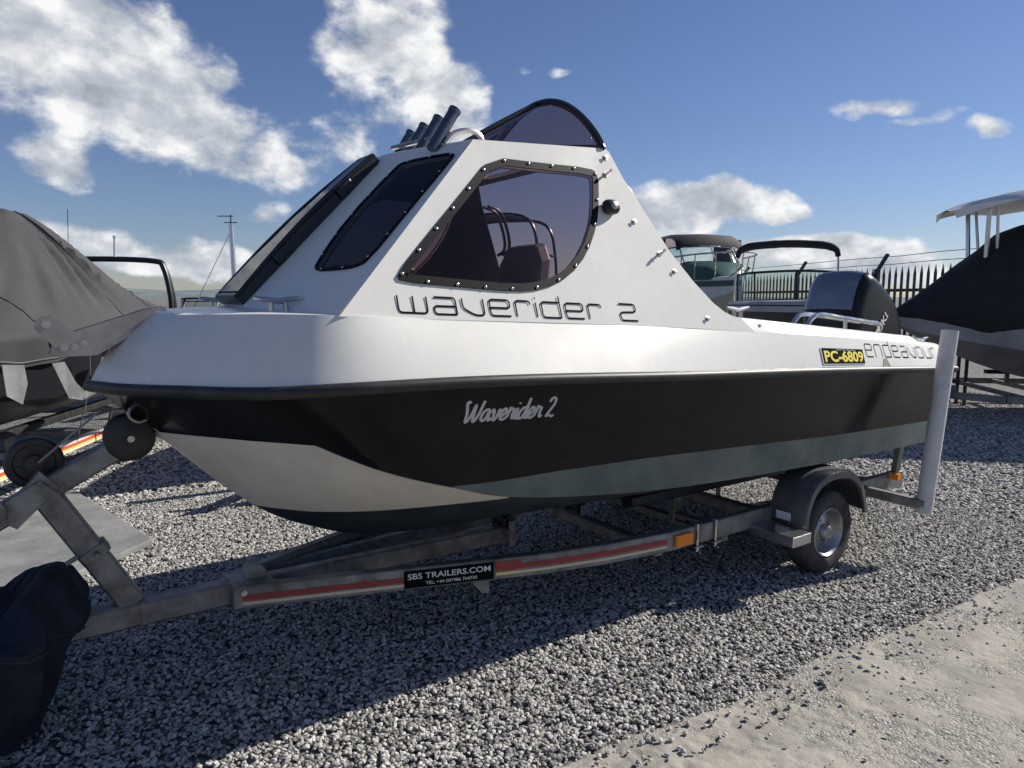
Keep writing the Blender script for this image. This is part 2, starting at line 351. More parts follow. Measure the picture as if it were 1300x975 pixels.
def stone_scatter(name, verts, faces, density, smin, smax, seed, label, z=0.0):
    me = bpy.data.meshes.new(name); me.from_pydata(verts, [], faces); o = bpy.data.objects.new(name, me); col.objects.link(o)
    g = bpy.data.node_groups.new(name, 'GeometryNodeTree'); g.interface.new_socket('Geometry', in_out='INPUT', socket_type='NodeSocketGeometry'); g.interface.new_socket('Geometry', in_out='OUTPUT', socket_type='NodeSocketGeometry')
    N, L = g.nodes, g.links; gi = N.new('NodeGroupInput'); go = N.new('NodeGroupOutput')
    d = N.new('GeometryNodeDistributePointsOnFaces'); d.inputs['Density'].default_value = density; d.inputs['Seed'].default_value = seed; L.new(gi.outputs[0], d.inputs['Mesh'])
    ci = N.new('GeometryNodeCollectionInfo'); ci.inputs['Collection'].default_value = stone_col; ci.inputs['Separate Children'].default_value = True; ci.inputs['Reset Children'].default_value = True
    rv = N.new('FunctionNodeRandomValue'); rv.data_type = 'FLOAT_VECTOR'; rv.inputs[0].default_value = (-.5, -.5, 0); rv.inputs[1].default_value = (.5, .5, 6.283)
    rs = N.new('FunctionNodeRandomValue'); rs.data_type = 'FLOAT'; rs.inputs[2].default_value = smin; rs.inputs[3].default_value = smax; rs.inputs['Seed'].default_value = 3
    ip = N.new('GeometryNodeInstanceOnPoints'); ip.inputs['Pick Instance'].default_value = True
    L.new(d.outputs['Points'], ip.inputs['Points']); L.new(ci.outputs[0], ip.inputs['Instance']); L.new(rv.outputs[0], ip.inputs['Rotation']); L.new(rs.outputs[1], ip.inputs['Scale'])
    L.new(ip.outputs[0], go.inputs[0])
    md = o.modifiers.new('stones', 'NODES'); md.node_group = g; o['kind'] = 'stuff'; o['label'] = label; return o
xs = [-5.2 + .2*i for i in range(46)]
def strip(x0, x1, y0f, y1, step=.2):
    n = int(round((x1-x0)/step)); vs = []; fs = []
    for i in range(n+1):
        x = x0 + (x1-x0)*i/n; vs += [(x, y0f(x), 0), (x, y1, 0)]
    for i in range(n): fs.append((2*i, 2*i+2, 2*i+3, 2*i+1))
    return vs, fs
vs, fs = strip(-5.6, 2.2, lambda x: edge_y(x)-.03, 3.2)
stone_scatter('gravel', vs, fs, 4600, .005, .0155, 1, 'grey crushed gravel covering the yard under the boat trailer')
def ring_patch():
    v1, f1 = strip(2.2, 9.5, lambda x: edge_y(x)-.03, 3.2); v2, f2 = strip(-4.5, 4, lambda x: 3.2, 5.5)
    return v1+v2, f1+[[i+len(v1) for i in f] for f in f2]
vs, fs = ring_patch()
stone_scatter('gravel', vs, fs, 1500, .011, .025, 2, 'grey crushed gravel farther out across the yard')

# ---- worn concrete apron with a broken edge
def concrete_material():
    m = material('worn_concrete', (.27, .252, .225), .9, color2=(.37, .345, .305), nscale=4.5, lo=.40, hi=.56, space='Object')
    N, L = m.node_tree.nodes, m.node_tree.links; p = N['Principled BSDF']
    tc = N.new('ShaderNodeTexCoord')
    t1 = N.new('ShaderNodeTexNoise'); t1.inputs['Scale'].default_value = 26; t1.inputs['Detail'].default_value = 9; t1.inputs['Roughness'].default_value = .7; L.new(tc.outputs['Object'], t1.inputs['Vector'])
    v = N.new('ShaderNodeTexVoronoi'); v.inputs['Scale'].default_value = 95; v.inputs['Randomness'].default_value = 1; L.new(tc.outputs['Object'], v.inputs['Vector'])
    t2 = N.new('ShaderNodeTexNoise'); t2.inputs['Scale'].default_value = 2.1; t2.inputs['Detail'].default_value = 8; t2.inputs['Roughness'].default_value = .65; L.new(tc.outputs['Object'], t2.inputs['Vector'])
    ex = N.new('ShaderNodeMapRange'); L.new(t2.outputs[0], ex.inputs[0]); ex.inputs['From Min'].default_value = .47; ex.inputs['From Max'].default_value = .56     # where the aggregate is exposed
    sc = N.new('ShaderNodeSeparateColor'); L.new(v.outputs['Color'], sc.inputs[0])
    cr = N.new('ShaderNodeValToRGB'); L.new(sc.outputs[0], cr.inputs[0])
    cr.color_ramp.elements[0].color = (.14, .135, .13, 1); cr.color_ramp.elements[1].color = (.47, .45, .41, 1); e = cr.color_ramp.elements.new(.5); e.color = (.30, .275, .24, 1)
    mf = N.new('ShaderNodeMath'); mf.operation = 'MULTIPLY'; L.new(ex.outputs[0], mf.inputs[0]); mf.inputs[1].default_value = .8
    mx = N.new('ShaderNodeMix'); mx.data_type = 'RGBA'; L.new(mf.outputs[0], mx.inputs[0]); L.new(p.inputs['Base Color'].links[0].from_socket, mx.inputs[6]); L.new(cr.outputs[0], mx.inputs[7]); L.new(mx.outputs[2], p.inputs['Base Color'])
    h = N.new('ShaderNodeMath'); h.operation = 'MULTIPLY'; L.new(v.outputs['Distance'], h.inputs[0]); L.new(ex.outputs[0], h.inputs[1])
    a = N.new('ShaderNodeMath'); a.operation = 'MULTIPLY_ADD'; L.new(h.outputs[0], a.inputs[0]); a.inputs[1].default_value = -.9; L.new(t1.outputs[0], a.inputs[2])
    b = N.new('ShaderNodeBump'); b.inputs['Strength'].default_value = .7; b.inputs['Distance'].default_value = .010; L.new(a.outputs[0], b.inputs['Height']); L.new(b.outputs[0], p.inputs['Normal'])
    return m
M['concrete'] = concrete_material()
mb = MB(); rows = []
nx, ny = 800, 130
for i in range(nx+1):
    x = -6.5 + 13.0*i/nx; r = []
    ye = edge_y(x)
    for j in range(ny+1):
        t = j/ny; y = ye - 2.9*t*t*.55 - 2.9*.45*t
        wear = noise.noise(Vector((x*1.1, y*1.1, 5)))*.5+.5
        wear += .25*noise.noise(Vector((x*3.1, y*3.1, 8))); rough_ = max(0, min(1, (wear-.40)*3.5))
        z = .036 + .003*noise.noise(Vector((x*2, y*2, 0))) + rough_*(.004*noise.noise(Vector((x*14, y*14, 2))) + .006*noise.noise(Vector((x*33, y*33, 1))) + .008*noise.noise(Vector((x*70, y*70, 1))) - .010) + (1-rough_)*.004*noise.noise(Vector((x*40, y*40, 4)))
        z -= .045*max(0, 1-(ye-y)/.035)
        r.append((x, y, z))
    rows.append(r)
mb.grid(rows)
tag(mb.build('concrete_apron', 'concrete', smooth=50), 'worn pale concrete apron with crumbling edge along the gravel', kind='structure')
vs, fs = strip(-2.8, 4.6, lambda x: edge_y(x)-.22, 0); vs = [(x, y if k % 2 == 0 else edge_y(x)-.015, .036) for k, (x, y, z) in enumerate(vs)]
stone_scatter('loose_stones', vs, fs, 480, .004, .015, 5, 'loose gravel stones along the edge of the concrete apron')
vs, fs = strip(-2.8, 5.6, lambda x: edge_y(x)-2.4, 0); vs = [(x, y if k % 2 == 0 else edge_y(x)-.2, .036) for k, (x, y, z) in enumerate(vs)]
stone_scatter('loose_stones', vs, fs, 110, .002, .011, 6, 'small stones scattered over the concrete apron')
# ---- concrete slab on the far side, under the neighbouring trailer
mb = MB(); mb.prism([(-3.07,1.87,0),(-3.42,3.55,0),(-6.2,3.9,0),(-6.2,.95,0),(-3.55,1.45,0)][::-1], (0,0,.045))
M['slab'] = material('grey_slab', (.17, .175, .175), .9, color2=(.25, .25, .245), nscale=5, bump=.4, bscale=30)
tag(mb.build('concrete_slab', 'slab', bevel=.01), 'smooth grey concrete slab in the gravel', kind='structure')

# ---- far hills
M['hill'] = material('haze_tinted_hillside', (.17, .21, .215), 1, color2=(.115, .15, .16), nscale=.01, lo=.4, hi=.6)  # distance haze is painted into the blue-grey base colour; no air volume
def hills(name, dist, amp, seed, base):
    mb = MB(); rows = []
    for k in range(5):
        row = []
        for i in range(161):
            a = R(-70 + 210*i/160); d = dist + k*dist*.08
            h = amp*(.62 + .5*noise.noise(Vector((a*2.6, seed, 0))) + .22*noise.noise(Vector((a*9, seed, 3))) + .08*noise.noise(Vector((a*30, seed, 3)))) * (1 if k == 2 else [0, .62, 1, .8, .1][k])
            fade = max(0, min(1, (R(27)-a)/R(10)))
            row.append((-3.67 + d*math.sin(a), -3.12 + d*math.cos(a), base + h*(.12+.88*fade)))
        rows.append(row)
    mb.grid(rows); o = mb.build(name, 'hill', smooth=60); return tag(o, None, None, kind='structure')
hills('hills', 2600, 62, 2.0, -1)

# ---- palisade fence
fence = thing('palisade_fence', (9.4, 4.8, 0), 'dark steel palisade fence with pointed pales behind the parked boats', 'fence')
fd = Vector((1.91, 3.66, 0)).normalized(); f0 = Vector((8.5, 3.08, 0)) - fd*1.6
pm = MB(); pm.add([(-.034,0,0),(0,-.022,0),(.034,0,0),(-.034,0,1.98),(0,-.022,1.98),(.034,0,1.98),(-.010,0,2.06),(.012,-.004,2.12),(.020,0,2.0),(0,.012,2.05)],
    [(0,1,4,3),(1,2,5,4),(3,4,6),(4,5,8),(4,8,7,6)])
pm.prism([(-.034,.0,.05),(.034,.0,.05),(.034,.0,1.98),(0,0,2.12),(-.034,0,1.98)], (0,.006,0))
tmp = pm.build('pale', 'fence', None, fix=False); pale = tmp.data; bpy.data.objects.remove(tmp)
ang = math.atan2(fd.y, fd.x)
for k in range(105): shared('pale', pale, f0 + fd*(.158*k), fence, (0, 0, ang))
for z in (.35, 1.72): mb = MB(); mb.beam(f0 + Vector((.03,-.01,z)), f0 + fd*16.6 + Vector((.03,-.01,z)), .04, .05); mb.build('rail', 'fence', fence)
for k in range(6):
    p = f0 + fd*(2.75*k + 2.35) + Vector((.06, -.03, 0)); mb = MB()
    mb.beam(p, p + Vector((0,0,2.1)), .07, .1, fd); mb.beam(p + Vector((0,0,2.06)), p + Vector((0,0,2.36)) + Vector((.19,-.10,0)) + fd*.05, .05, .07, fd)
    mb.build('post', 'fence', fence)
for k in range(2):
    mb = MB(); off = Vector((.06,-.03,2.18+.14*k)) + Vector((.075+.09*k,-.04-.047*k,0))
    mb.tube([f0 + off + fd*(i*1.0) + Vector((0,0,.02*noise.noise(Vector((i*.7,k,0))))) for i in range(17)], .006, 5); mb.build('wire', 'fence', fence)

# ================================================================== THE CABIN BOAT
K = [(-3.27,0,1.066),(-3.16,0,.95),(-3.02,0,.81),(-2.84,0,.66),(-2.66,0,.565),(-2.4,0,.475),(-1.97,0,.432),(-1.2,0,.43),(0,0,.43),(1.5,0,.43)]
Cn = [(-3.27,0,1.066),(-3.15,-.20,1.067),(-3.0,-.42,1.067),(-2.83,-.635,1.066),(-2.62,-.725,.962),(-2.35,-.77,.868),(-2.0,-.80,.777),(-1.2,-.81,.69),(0,-.82,.645),(1.46,-.80,.62)]
Rl = [(-3.475,0,1.268),(-3.385,-.23,1.272),(-3.225,-.50,1.281),(-3.04,-.765,1.290),(-2.80,-.895,1.301),(-2.4,-.945,1.301),(-1.95,-.958,1.287),(-1.2,-.958,1.252),(0,-.945,1.202),(1.53,-.875,1.12)]
Dk = [(-3.275,0,1.530),(-3.205,-.22,1.535),(-3.09,-.45,1.540),(-2.955,-.675,1.543),(-2.76,-.802,1.538),(-2.4,-.815,1.521),(-1.95,-.828,1.503),(-1.2,-.858,1.466),(0,-.893,1.385),(1.45,-.80,1.274)]
NS = 108
SS = [9*i/NS for i in range(NS+1)]
def cp(P, s):
    if P is Cn:
        if s <= 3: i = min(int(s), 2); return Vector(Cn[i]).lerp(Vector(Cn[i+1]), s-i)
        return catmull(Cn[3:], s-3)
    return catmull(P, s)
def zB(x):     # lower edge of the black paint aft
    P = [(-2.36,.868),(-1.9,.878),(-1.4,.872),(-.6,.842),(.1,.81),(1.6,.765)]
    if x <= P[0][0]: return 0
    for (a, b), (c, d) in zip(P, P[1:]):
        if x <= c: return b + (d-b)*(x-a)/(c-a)
    return P[-1][1]
def zW(x):     # upper edge of the navy bottom paint forward
    return .70 + max(0, (x+2.7))*.135
boat = thing('cabin_boat', (-.9, 0, .43), 'white and black cabin boat with smoked windows on a galvanised trailer', 'boat')
hull = MB(); MATS = ['hull_black', 'hull_cream', 'navy_antifoul', 'teal_antifoul']
for sgn in (1, -1):
    prev = None
    for s in SS:
        k, c, r = cp(K, s), cp(Cn, s), cp(Rl, s); r = r - Vector((0, 0, .004))
        tw = 0 if c.z - k.z < 1e-4 else max(0, min(1, (zW((k.x+c.x)/2) - k.z)/(c.z-k.z)))
        if c.x > -2.06: tw = 1
        vb = max(0, min(.9, (zB(c.x) - c.z)/(r.z - c.z))) if c.x > -2.36 else 0
        bulge = lambda t, a: math.sin(t*math.pi)*a
        row = []
        for i in range(6): t = tw*i/5; p = k.lerp(c, t); p.z -= bulge(t, .018); row.append(p)
        for i in range(6): t = tw + (1-tw)*i/5; p = k.lerp(c, t); p.z -= bulge(t, .018); row.append(p)
        chine = Vector((0, -.012, .004)) if s > 3 else Vector((0, 0, 0))
        for i in range(4): row.append((c+chine).lerp(r, vb*i/3))
        for i in range(8):
            t = vb + (1-vb)*i/7; p = (c+chine).lerp(r, t); row.append(p)
        row = [Vector((p.x, p.y*sgn, p.z)) for p in row]
        if prev:
            for i in range(len(row)-1):
                hull.cur = 2 if i < 5 else (1 if i < 11 else (3 if i < 15 else 0))
                if i == 5 or i == 11 or i == 15: pass
                if 5 <= i < 11 and k.x > -2.02: hull.cur = 2
                hull.add([prev[i], row[i], row[i+1], prev[i+1]], [(0,1,2,3)])
        prev = row
    if sgn == 1: tr_l = prev
    else: tr_r = prev
hull.cur = 0
hull.add(tr_l + tr_r[::-1], [tuple(range(len(tr_l)*2))])
ho = hull.build('hull', MATS, boat, smooth=28)
# rub rail
mb = MB()
path = [cp(Rl, s) for s in SS]; full = [Vector((p.x, -p.y, p.z)) for p in path[::-1][:-1]] + path
rows = []
for i, p in enumerate(full):
    t = (full[min(i+1, len(full)-1)] - full[max(i-1, 0)]).normalized(); o = Vector((0,0,1)).cross(t).normalized()
    if o.y * (-1 if p.y > 0 else 1) > 0 and abs(p.y) > .3: pass
    o = o if (o.x*(p.x+2) + o.y*p.y*3) > 0 else -o
    rows.append([p + o*a + Vector((0,0,b)) for a, b in ((-.012,-.022),(.010,-.024),(.020,-.014),(.022,.002),(.016,.013),(.002,.019),(-.012,.016))])
mb.grid(rows); mb.add([*rows[0]], [tuple(range(7))]); mb.add([*rows[-1]], [tuple(range(7))])
mb.build('rub_rail', 'rubber', boat, smooth=50)
# deck moulding: slanted band, foredeck, side coaming, cockpit
PN = Vector((-.019, -.946, .325)).normalized(); PP = Vector((-2.788, -.80, 1.54))
def side_y(x, z): return PP.y + (-.019*(x-PP.x) + .325*(z-PP.z))/.946
mb = MB()
for sgn in (1, -1):
    rows = []
    for s in SS:
        r, d = cp(Rl, s), cp(Dk, s); r = r + Vector((0, 0, .012)); row = []
        nrm = Vector((d.x-r.x, d.y-r.y, 0))
        for i in range(7):
            t = i/6; p = r.lerp(d, t); p.z += .008*math.sin(t*math.pi); bl = max(0, min(1, (4.2-s)/1.6)); hv = Vector((r.x-d.x, r.y-d.y, 0)); p += hv*(.12*max(0, min(1, (2.4-s)/1.4))*math.sin(t*math.pi)**.9*(1-.35*t)); row.append(p)
        
        rows.append([(p.x, p.y*sgn, p.z) for p in row])
    mb.grid(rows)
# foredeck up to the cabin, and side deck under the coaming
front = [cp(Dk, s) for s in SS if cp(Dk, s).x < -1.3]
rows = []
for d in front:
    rows.append([(d.x, d.y*u, d.z + .02*(1-u*u)) for u in (1, .66, .33, 0, -.33, -.66, -1)])
mb.grid(rows)
def coam(x):   # outer top edge of the cockpit coaming
    t = (x + .74)/1.84
    return Vector((x, -.857 + .08*t, 1.497 - .152*t))
for sgn in (1, -1):
    rows = []
    xs_ = [-1.3, -1.1, -.9, -.74] + [-.74 + 1.84*i/12 for i in range(1, 13)] + [1.2, 1.46]
    for x in xs_:
        s = 6
        lo, hi = 5.0, 9.0
        for _ in range(30):
            mid = (lo+hi)/2
            if cp(Dk, mid).x < x: lo = mid
            else: hi = mid
        d = cp(Dk, lo)
        T = coam(max(x, -.74))
        if x < -.74: T = Vector((x, side_y(x, 1.5)+.02, d.z+.03))
        if x > 1.12: T = Vector((x, d.y + .03, d.z + .012))
        inn = T + Vector((0, .09, 0)); fl = Vector((x, inn.y + .02, .92))
        rows.append([(p.x, p.y*sgn, p.z) for p in (d + Vector((0, .001, -.004)), d.lerp(T, .5), T, T + Vector((0, .03, .006)), inn, fl)])
    mb.grid(rows)
mb.add([(-1.9,-.78,.92),(1.46,-.72,.92),(1.46,.72,.92),(-1.9,.78,.92)], [(0,1,2,3)])
mb.prism([(1.44,-.80,1.12),(1.44,-.80,1.262),(1.44,-.68,1.27),(1.44,-.5,1.20),(1.44,.5,1.20),(1.44,.68,1.27),(1.44,.80,1.262),(1.44,.80,1.12)], (.09,0,-.12))
mb.box((1.38,-.74,.70),(1.437,.74,1.16))
mb.build('deck', 'gel', boat, smooth=24)

# cabin shell ------------------------------------------------------
def on_side(x, z, lift=0, sgn=1):
    p = Vector((x, side_y(x, z), z)) + PN*lift; return Vector((p.x, p.y*sgn, p.z))
bottom = [(x, 0) for x in (-.66, -.74, -1.0, -1.4, -1.8, -2.2, -2.5, -2.788)]
def zd_at(x):
    lo, hi = 3.0, 9.0
    for _ in range(30):
        mid = (lo+hi)/2
        if cp(Dk, mid).x < x: lo = mid
        else: hi = mid
    return cp(Dk, lo).z
OUT = [(-2.115,2.234),(-1.75,2.258),(-1.405,2.281),(-1.38,2.268),(-1.329,2.151),(-1.23,1.985),(-1.131,1.812),(-1.017,1.673),(-.915,1.572),(-.846,1.526),(-.79,1.506),(-.74,1.497)] + [(x, zd_at(x)-.004) for x, _ in bottom]
def panel_pt(x, z, lift=0, sgn=1):
    p = on_side(x, z, lift, 1)
    return Vector((p.x, p.y*sgn, p.z))
WIN = chaikin([(-2.047,2.169),(-1.80,2.170),(-1.52,2.176),(-1.480,2.150),(-1.51,2.03),(-1.55,1.92),(-1.64,1.788),(-1.766,1.684),(-1.909,1.632),(-2.06,1.620),(-2.3,1.637),(-2.54,1.654),(-2.553,1.68),(-2.40,1.83),(-2.20,2.02)], 1, True)
WIN_IN = inset(WIN, .055)
cab = MB()
T1 = Vector((-2.115, -.575, 2.234)); PB = PP.copy(); B1 = Vector((-2.965, -.20, 1.549))
N2 = Vector((-.668, -.208, .715)).normalized()
def q_y(x, z): return T1.y - (N2.x*(x-T1.x) + N2.z*(z-T1.z))/N2.y
TC = Vector((-2.262, -.079, 2.241))
QW = [(-2.186,-.557,2.173),(-2.196,-.496,2.181),(-2.270,-.278,2.175),(-2.303,-.251,2.153),(-2.548,-.289,1.913),(-2.722,-.393,1.72),(-2.733,-.438,1.697),(-2.70,-.542,1.698),(-2.662,-.64,1.704),(-2.623,-.68,1.729),(-2.429,-.626,1.926),(-2.206,-.572,2.15)]
u2 = (TC - T1).normalized(); v2 = N2.cross(u2).normalized()
def q2(p): d = Vector(p) - T1; return (d.dot(u2), d.dot(v2))
def q3(uv, lift=0, sgn=1): p = T1 + u2*uv[0] + v2*uv[1] + N2*lift; return Vector((p.x, p.y*sgn, p.z))
QWP = [q2(p) for p in QW]; QWP = chaikin(QWP, 1, True); QIN = inset(QWP, .02)
for sgn in (1, -1):
    nn = Vector((PN.x, PN.y*sgn, PN.z)); n2 = Vector((N2.x, N2.y*sgn, N2.z))
    cab.plate([panel_pt(x, z, .003, sgn) for x, z in OUT], [[on_side(x, z, 0, sgn) for x, z in WIN_IN]], -nn*.018)
    cab.plate([q3(q2(p), 0, sgn) for p in (T1, TC, B1, PB)], [[q3(p, 0, sgn) for p in QIN]], -n2*.018)
# centre front panel with opening
def mir(p): return Vector((p.x, -p.y, p.z))
cfn = (mir(B1)-B1).cross(TC-B1).normalized()
if cfn.x > 0: cfn = -cfn
def cf(u, t, lift=0):           # u -1..1 across, t 0..1 up
    a = B1.lerp(TC, t); return Vector((a.x, a.y*-u, a.z)) + cfn*lift
opening = [(-.72,.12),(.72,.12),(.72,.85),(-.72,.85)]
cab.plate([B1, mir(B1), mir(TC), TC], [[cf(u, t) for u, t in opening]], -cfn*.018)
# roof
rf = [T1, TC, mir(TC), mir(T1), Vector((-1.39, .574, 2.279)), Vector((-1.39, -.574, 2.279))]
cab.plate([p + Vector((0,0,.004)) for p in rf], [[Vector((-1.75,-.34,2.262)), Vector((-1.75,.34,2.262)), Vector((-1.45,.34,2.280)), Vector((-1.45,-.34,2.280))]], (0,0,-.02))
cabin = cab.build('cabin', 'gel', boat, bevel=.006)
# bulkhead step and dash inside the cabin
mb = MB(); mb.prism([(-2.55,-.62,1.50),(-2.30,-.62,1.60),(-2.25,-.62,1.55),(-2.25,-.62,1.15),(-2.55,-.62,1.15)], (0,1.24,0)); mb.build('dashboard', 'dark_lining', boat)
mb = MB()
for sgn in (1, -1):
    nn = Vector((PN.x, PN.y*sgn, PN.z)); n2 = Vector((N2.x, N2.y*sgn, N2.z))
    mb.plate([on_side(x, z, -.021, sgn) for x, z in inset(OUT, .012)], [[on_side(x, z, -.021, sgn) for x, z in WIN_IN]], -nn*.004)
    mb.plate([q3(q2(p), -.021, sgn) for p in (T1, TC, B1, PB)], [[q3(p, -.021, sgn) for p in QIN]], -n2*.004)
mb.plate([cf(u, t, -.021) for u, t in ((-.98,.02),(.98,.02),(.98,.98),(-.98,.98))], [[cf(u, t, -.021) for u, t in opening]], -cfn*.004)
mb.plate([Vector((p.x*.995, p.y*.96, p.z-.022)) for p in rf], [[Vector((-1.75,-.34,2.238)), Vector((-1.75,.34,2.238)), Vector((-1.45,.34,2.256)), Vector((-1.45,-.34,2.256))]], (0,0,-.004))
mb.build('cabin_lining', 'dark_lining', boat)
for y in (-.38, .38):
    mb = MB(); mb.box((-1.62,y-.2,1.38),(-1.22,y+.2,1.47)); mb.tube([(-1.42,y,.92),(-1.42,y,1.39)], .04)
    st = mb.build('helm_seat', 'seat', boat, bevel=.02)
    mb = MB(); mb.prism([(-1.26,y-.21,1.45),(-1.26,y+.21,1.45),(-1.22,y+.21,1.80),(-1.205,y+.14,1.90),(-1.205,y-.14,1.90),(-1.22,y-.21,1.80)], (.09,0,.02)); mb.build('seat_back', 'seat', st, bevel=.02)
mb = MB()
mb.tube([Vector((-2.1,.35,1.62)) + Vector((.05*math.sin(a), .17*math.cos(a), .17*math.sin(a))) for a in [2*math.pi*i/24 for i in range(24)]], .013, 8, closed=True); mb.tube([(-2.25,.35,1.54),(-2.1,.35,1.62)], .02)
mb.build('steering_wheel', 'plastic_black', boat, smooth=40)
# bolts shared
vs, fs = ico(2, lambda c: Vector((c.x*.008, c.y*.008, max(c.z, -.1)*.006)))
bolt_me = bpy.data.meshes.new('bolt'); bolt_me.from_pydata(vs, [], fs); bolt_me.materials.append(M['steel'])
for p in bolt_me.polygons: p.use_smooth = True
def perim(poly, n):
    P = [Vector(p) for p in poly]; L_ = [(P[(i+1) % len(P)]-P[i]).length for i in range(len(P))]; tot = sum(L_); out = []
    for k in range(n):
        d = tot*k/n; i = 0
        while d > L_[i]: d -= L_[i]; i += 1
        out.append(P[i].lerp(P[(i+1) % len(P)], d/L_[i]))
    return out
for sgn in (1, -1):
    nn = Vector((PN.x, PN.y*sgn, PN.z)); n2 = Vector((N2.x, N2.y*sgn, N2.z))
    mb = MB(); mb.prism([on_side(x, z, .001, sgn) for x, z in WIN], nn*.005); mb.v = mb.v[:len(WIN)*2]
    win = MB(); win.add([on_side(x, z, .004, sgn) for x, z in inset(WIN, .012)], [tuple(range(len(WIN)))]); w = win.build('side_window', 'tint', boat, fix=False)
    fr = MB(); fr.plate([on_side(x, z, .001, sgn) for x, z in WIN], [[on_side(x, z, .001, sgn) for x, z in inset(WIN, .060)]], nn*.006); fr.build('window_border', 'border_black', w)
    for p in perim(inset(WIN, .018), 21): shared('bolt', bolt_me, on_side(p.x, p.y, .007, sgn), w, nn.to_track_quat('Z', 'Y').to_euler())
    win = MB(); win.add([q3(p, .005, sgn) for p in inset(QWP, .008)], [tuple(range(len(QWP)))]); w = win.build('quarter_window', 'tint_dark', boat, fix=False)
    fr = MB(); fr.plate([q3(p, .001, sgn) for p in QWP], [[q3(p, .001, sgn) for p in inset(QWP, .022)]], n2*.007); fr.build('window_border', 'border_black', w)
    for p in perim(inset(QWP, .014), 15): shared('bolt', bolt_me, q3(p, .008, sgn), w, n2.to_track_quat('Z', 'Y').to_euler(), (.7, .7, .7))
# hinged front hatch window: raised black frame, glass, two hinge blocks
mb = MB()
oh = [(-.86,.045),(.86,.045),(.90,.93),(-.90,.93)]
mb.add([cf(u, t, .045 + .02*math.sin(math.pi*t)) for t in (.06,.25,.5,.75,.92) for u in (-.82, 0, .82)], [(i*3+k, i*3+k+1, i*3+k+4, i*3+k+3) for i in range(4) for k in range(2)])
fw_ = mb.build('front_hatch', 'tint_dark', boat, smooth=60)
mb = MB()
for u in (-.86, .86): mb.tube([cf(u, t, .035 + .025*math.sin(math.pi*t)) for t in [.04 + .9*i/10 for i in range(11)]], .011, 8)
for t in (.04, .94): mb.tube([cf(-.86, t, .04), cf(.86, t, .04)], .011, 8)
mb.build('hatch_frame', 'plastic_black', fw_, smooth=40)
mb = MB(); mb.plate([cf(u, t, .003) for u, t in [(-.9,.03),(.9,.03),(.9,.95),(-.9,.95)]], [[cf(u, t, .003) for u, t in opening]], cfn*.04); mb.build('hatch_coaming', 'plastic_black', fw_)
for t in (.30, .72):
    for u in (-.88, .88):
        a = cf(u, t-.045, .03); b = cf(u, t+.045, .03); mb = MB(); mb.beam(a, b, .035, .045, cfn); mb.build('hinge', 'plastic_black', fw_, bevel=.006)
# roof visor: smoked hood rising aft from the roof
mb = MB(); rows = []
NV = 14
def visor(t, a):     # t 0 front .. 1 aft arch, a -1..1 across
    th = a*math.pi/2; xf = -1.95 + .53*t; w_ = .30 + .272*t**.8; h = .318*t**.9
    x = xf - .03*(1-abs(a))*0 + (.06*t*math.cos(th))
    prof = math.cos(th)**2.1 if abs(a) < 1 else 0
    z0 = 2.262 + (x+1.75)*.05
    return Vector((x, w_*math.sin(th), z0 + .008 + h*prof))
rows = [[visor(i/NV, a/12) for a in range(-12, 13)] for i in range(NV+1)]
mb.grid(rows); vis = mb.build('roof_visor', 'tint_visor', boat, smooth=60)
mb = MB(); mb.tube([visor(1, a/24) for a in range(-24, 25)], .019, 8); mb.tube([visor(i/NV, 0) + Vector((0,0,.002)) for i in range(NV+1)], .016, 8)
for sg in (-1, 1): mb.tube([visor(i/NV, sg) for i in range(NV+1)], .012, 6)
mb.build('visor_trim', 'plastic_black', vis, smooth=40)
for a in (-.72, -.45, -.2, .2, .45, .72): shared('bolt', bolt_me, visor(.93, a) + Vector((0, .01*a, .002)), vis, (R(90)*-a*.0, 0, 0), (.8, .8, .8))
# rod holders
for i, y in enumerate((-.40, -.22, -.04, .14)):
    b = Vector((-2.21 + .022*i, y, 2.215 + .004*i)); t = b + Vector((.105, -.0, .16)); mb = MB()
    d = (t-b).normalized()
    mb.revolve(b, d, [(0,0),(.025,0),(.025,.195),(.028,.198),(.028,.212),(.022,.212),(.021,.05),(0,.05)], 16); mb.build('rod_holder', 'rod_metal', boat, smooth=40)
mb = MB(); mb.tube(smooth_path([(-2.16,-.42,2.24),(-2.11,-.42,2.29),(-2.03,-.42,2.31),(-1.98,-.42,2.29),(-1.97,-.42,2.245)], 5), .012, 8)
mb.tube([(-2.11,-.42,2.29),(-2.20,.0,2.29)], .011, 8); mb.build('roof_rail', 'steel', boat, smooth=40)
mb = MB(); mb.tube(smooth_path([(-2.16,.42,2.24),(-2.11,.42,2.29),(-2.03,.42,2.31),(-1.98,.42,2.29),(-1.97,.42,2.245)], 5), .012, 8); mb.build('roof_rail', 'steel', boat, smooth=40)
# grab rails on the aft cabin edge
for sgn in (1, -1):
    for k, off in enumerate((0, .05)):
        mb = MB(); mb.tube([Vector((p[0], p[1]*sgn, p[2])) for p in smooth_path([(-1.335,-.58+off,2.14),(-1.25,-.58+off,2.11),(-1.18,-.60+off,2.00),(-1.15,-.63+off,1.90),(-1.175,-.67+off,1.86)], 6)], .010, 8); mb.build('grab_rail', 'plastic_black', boat, smooth=40)
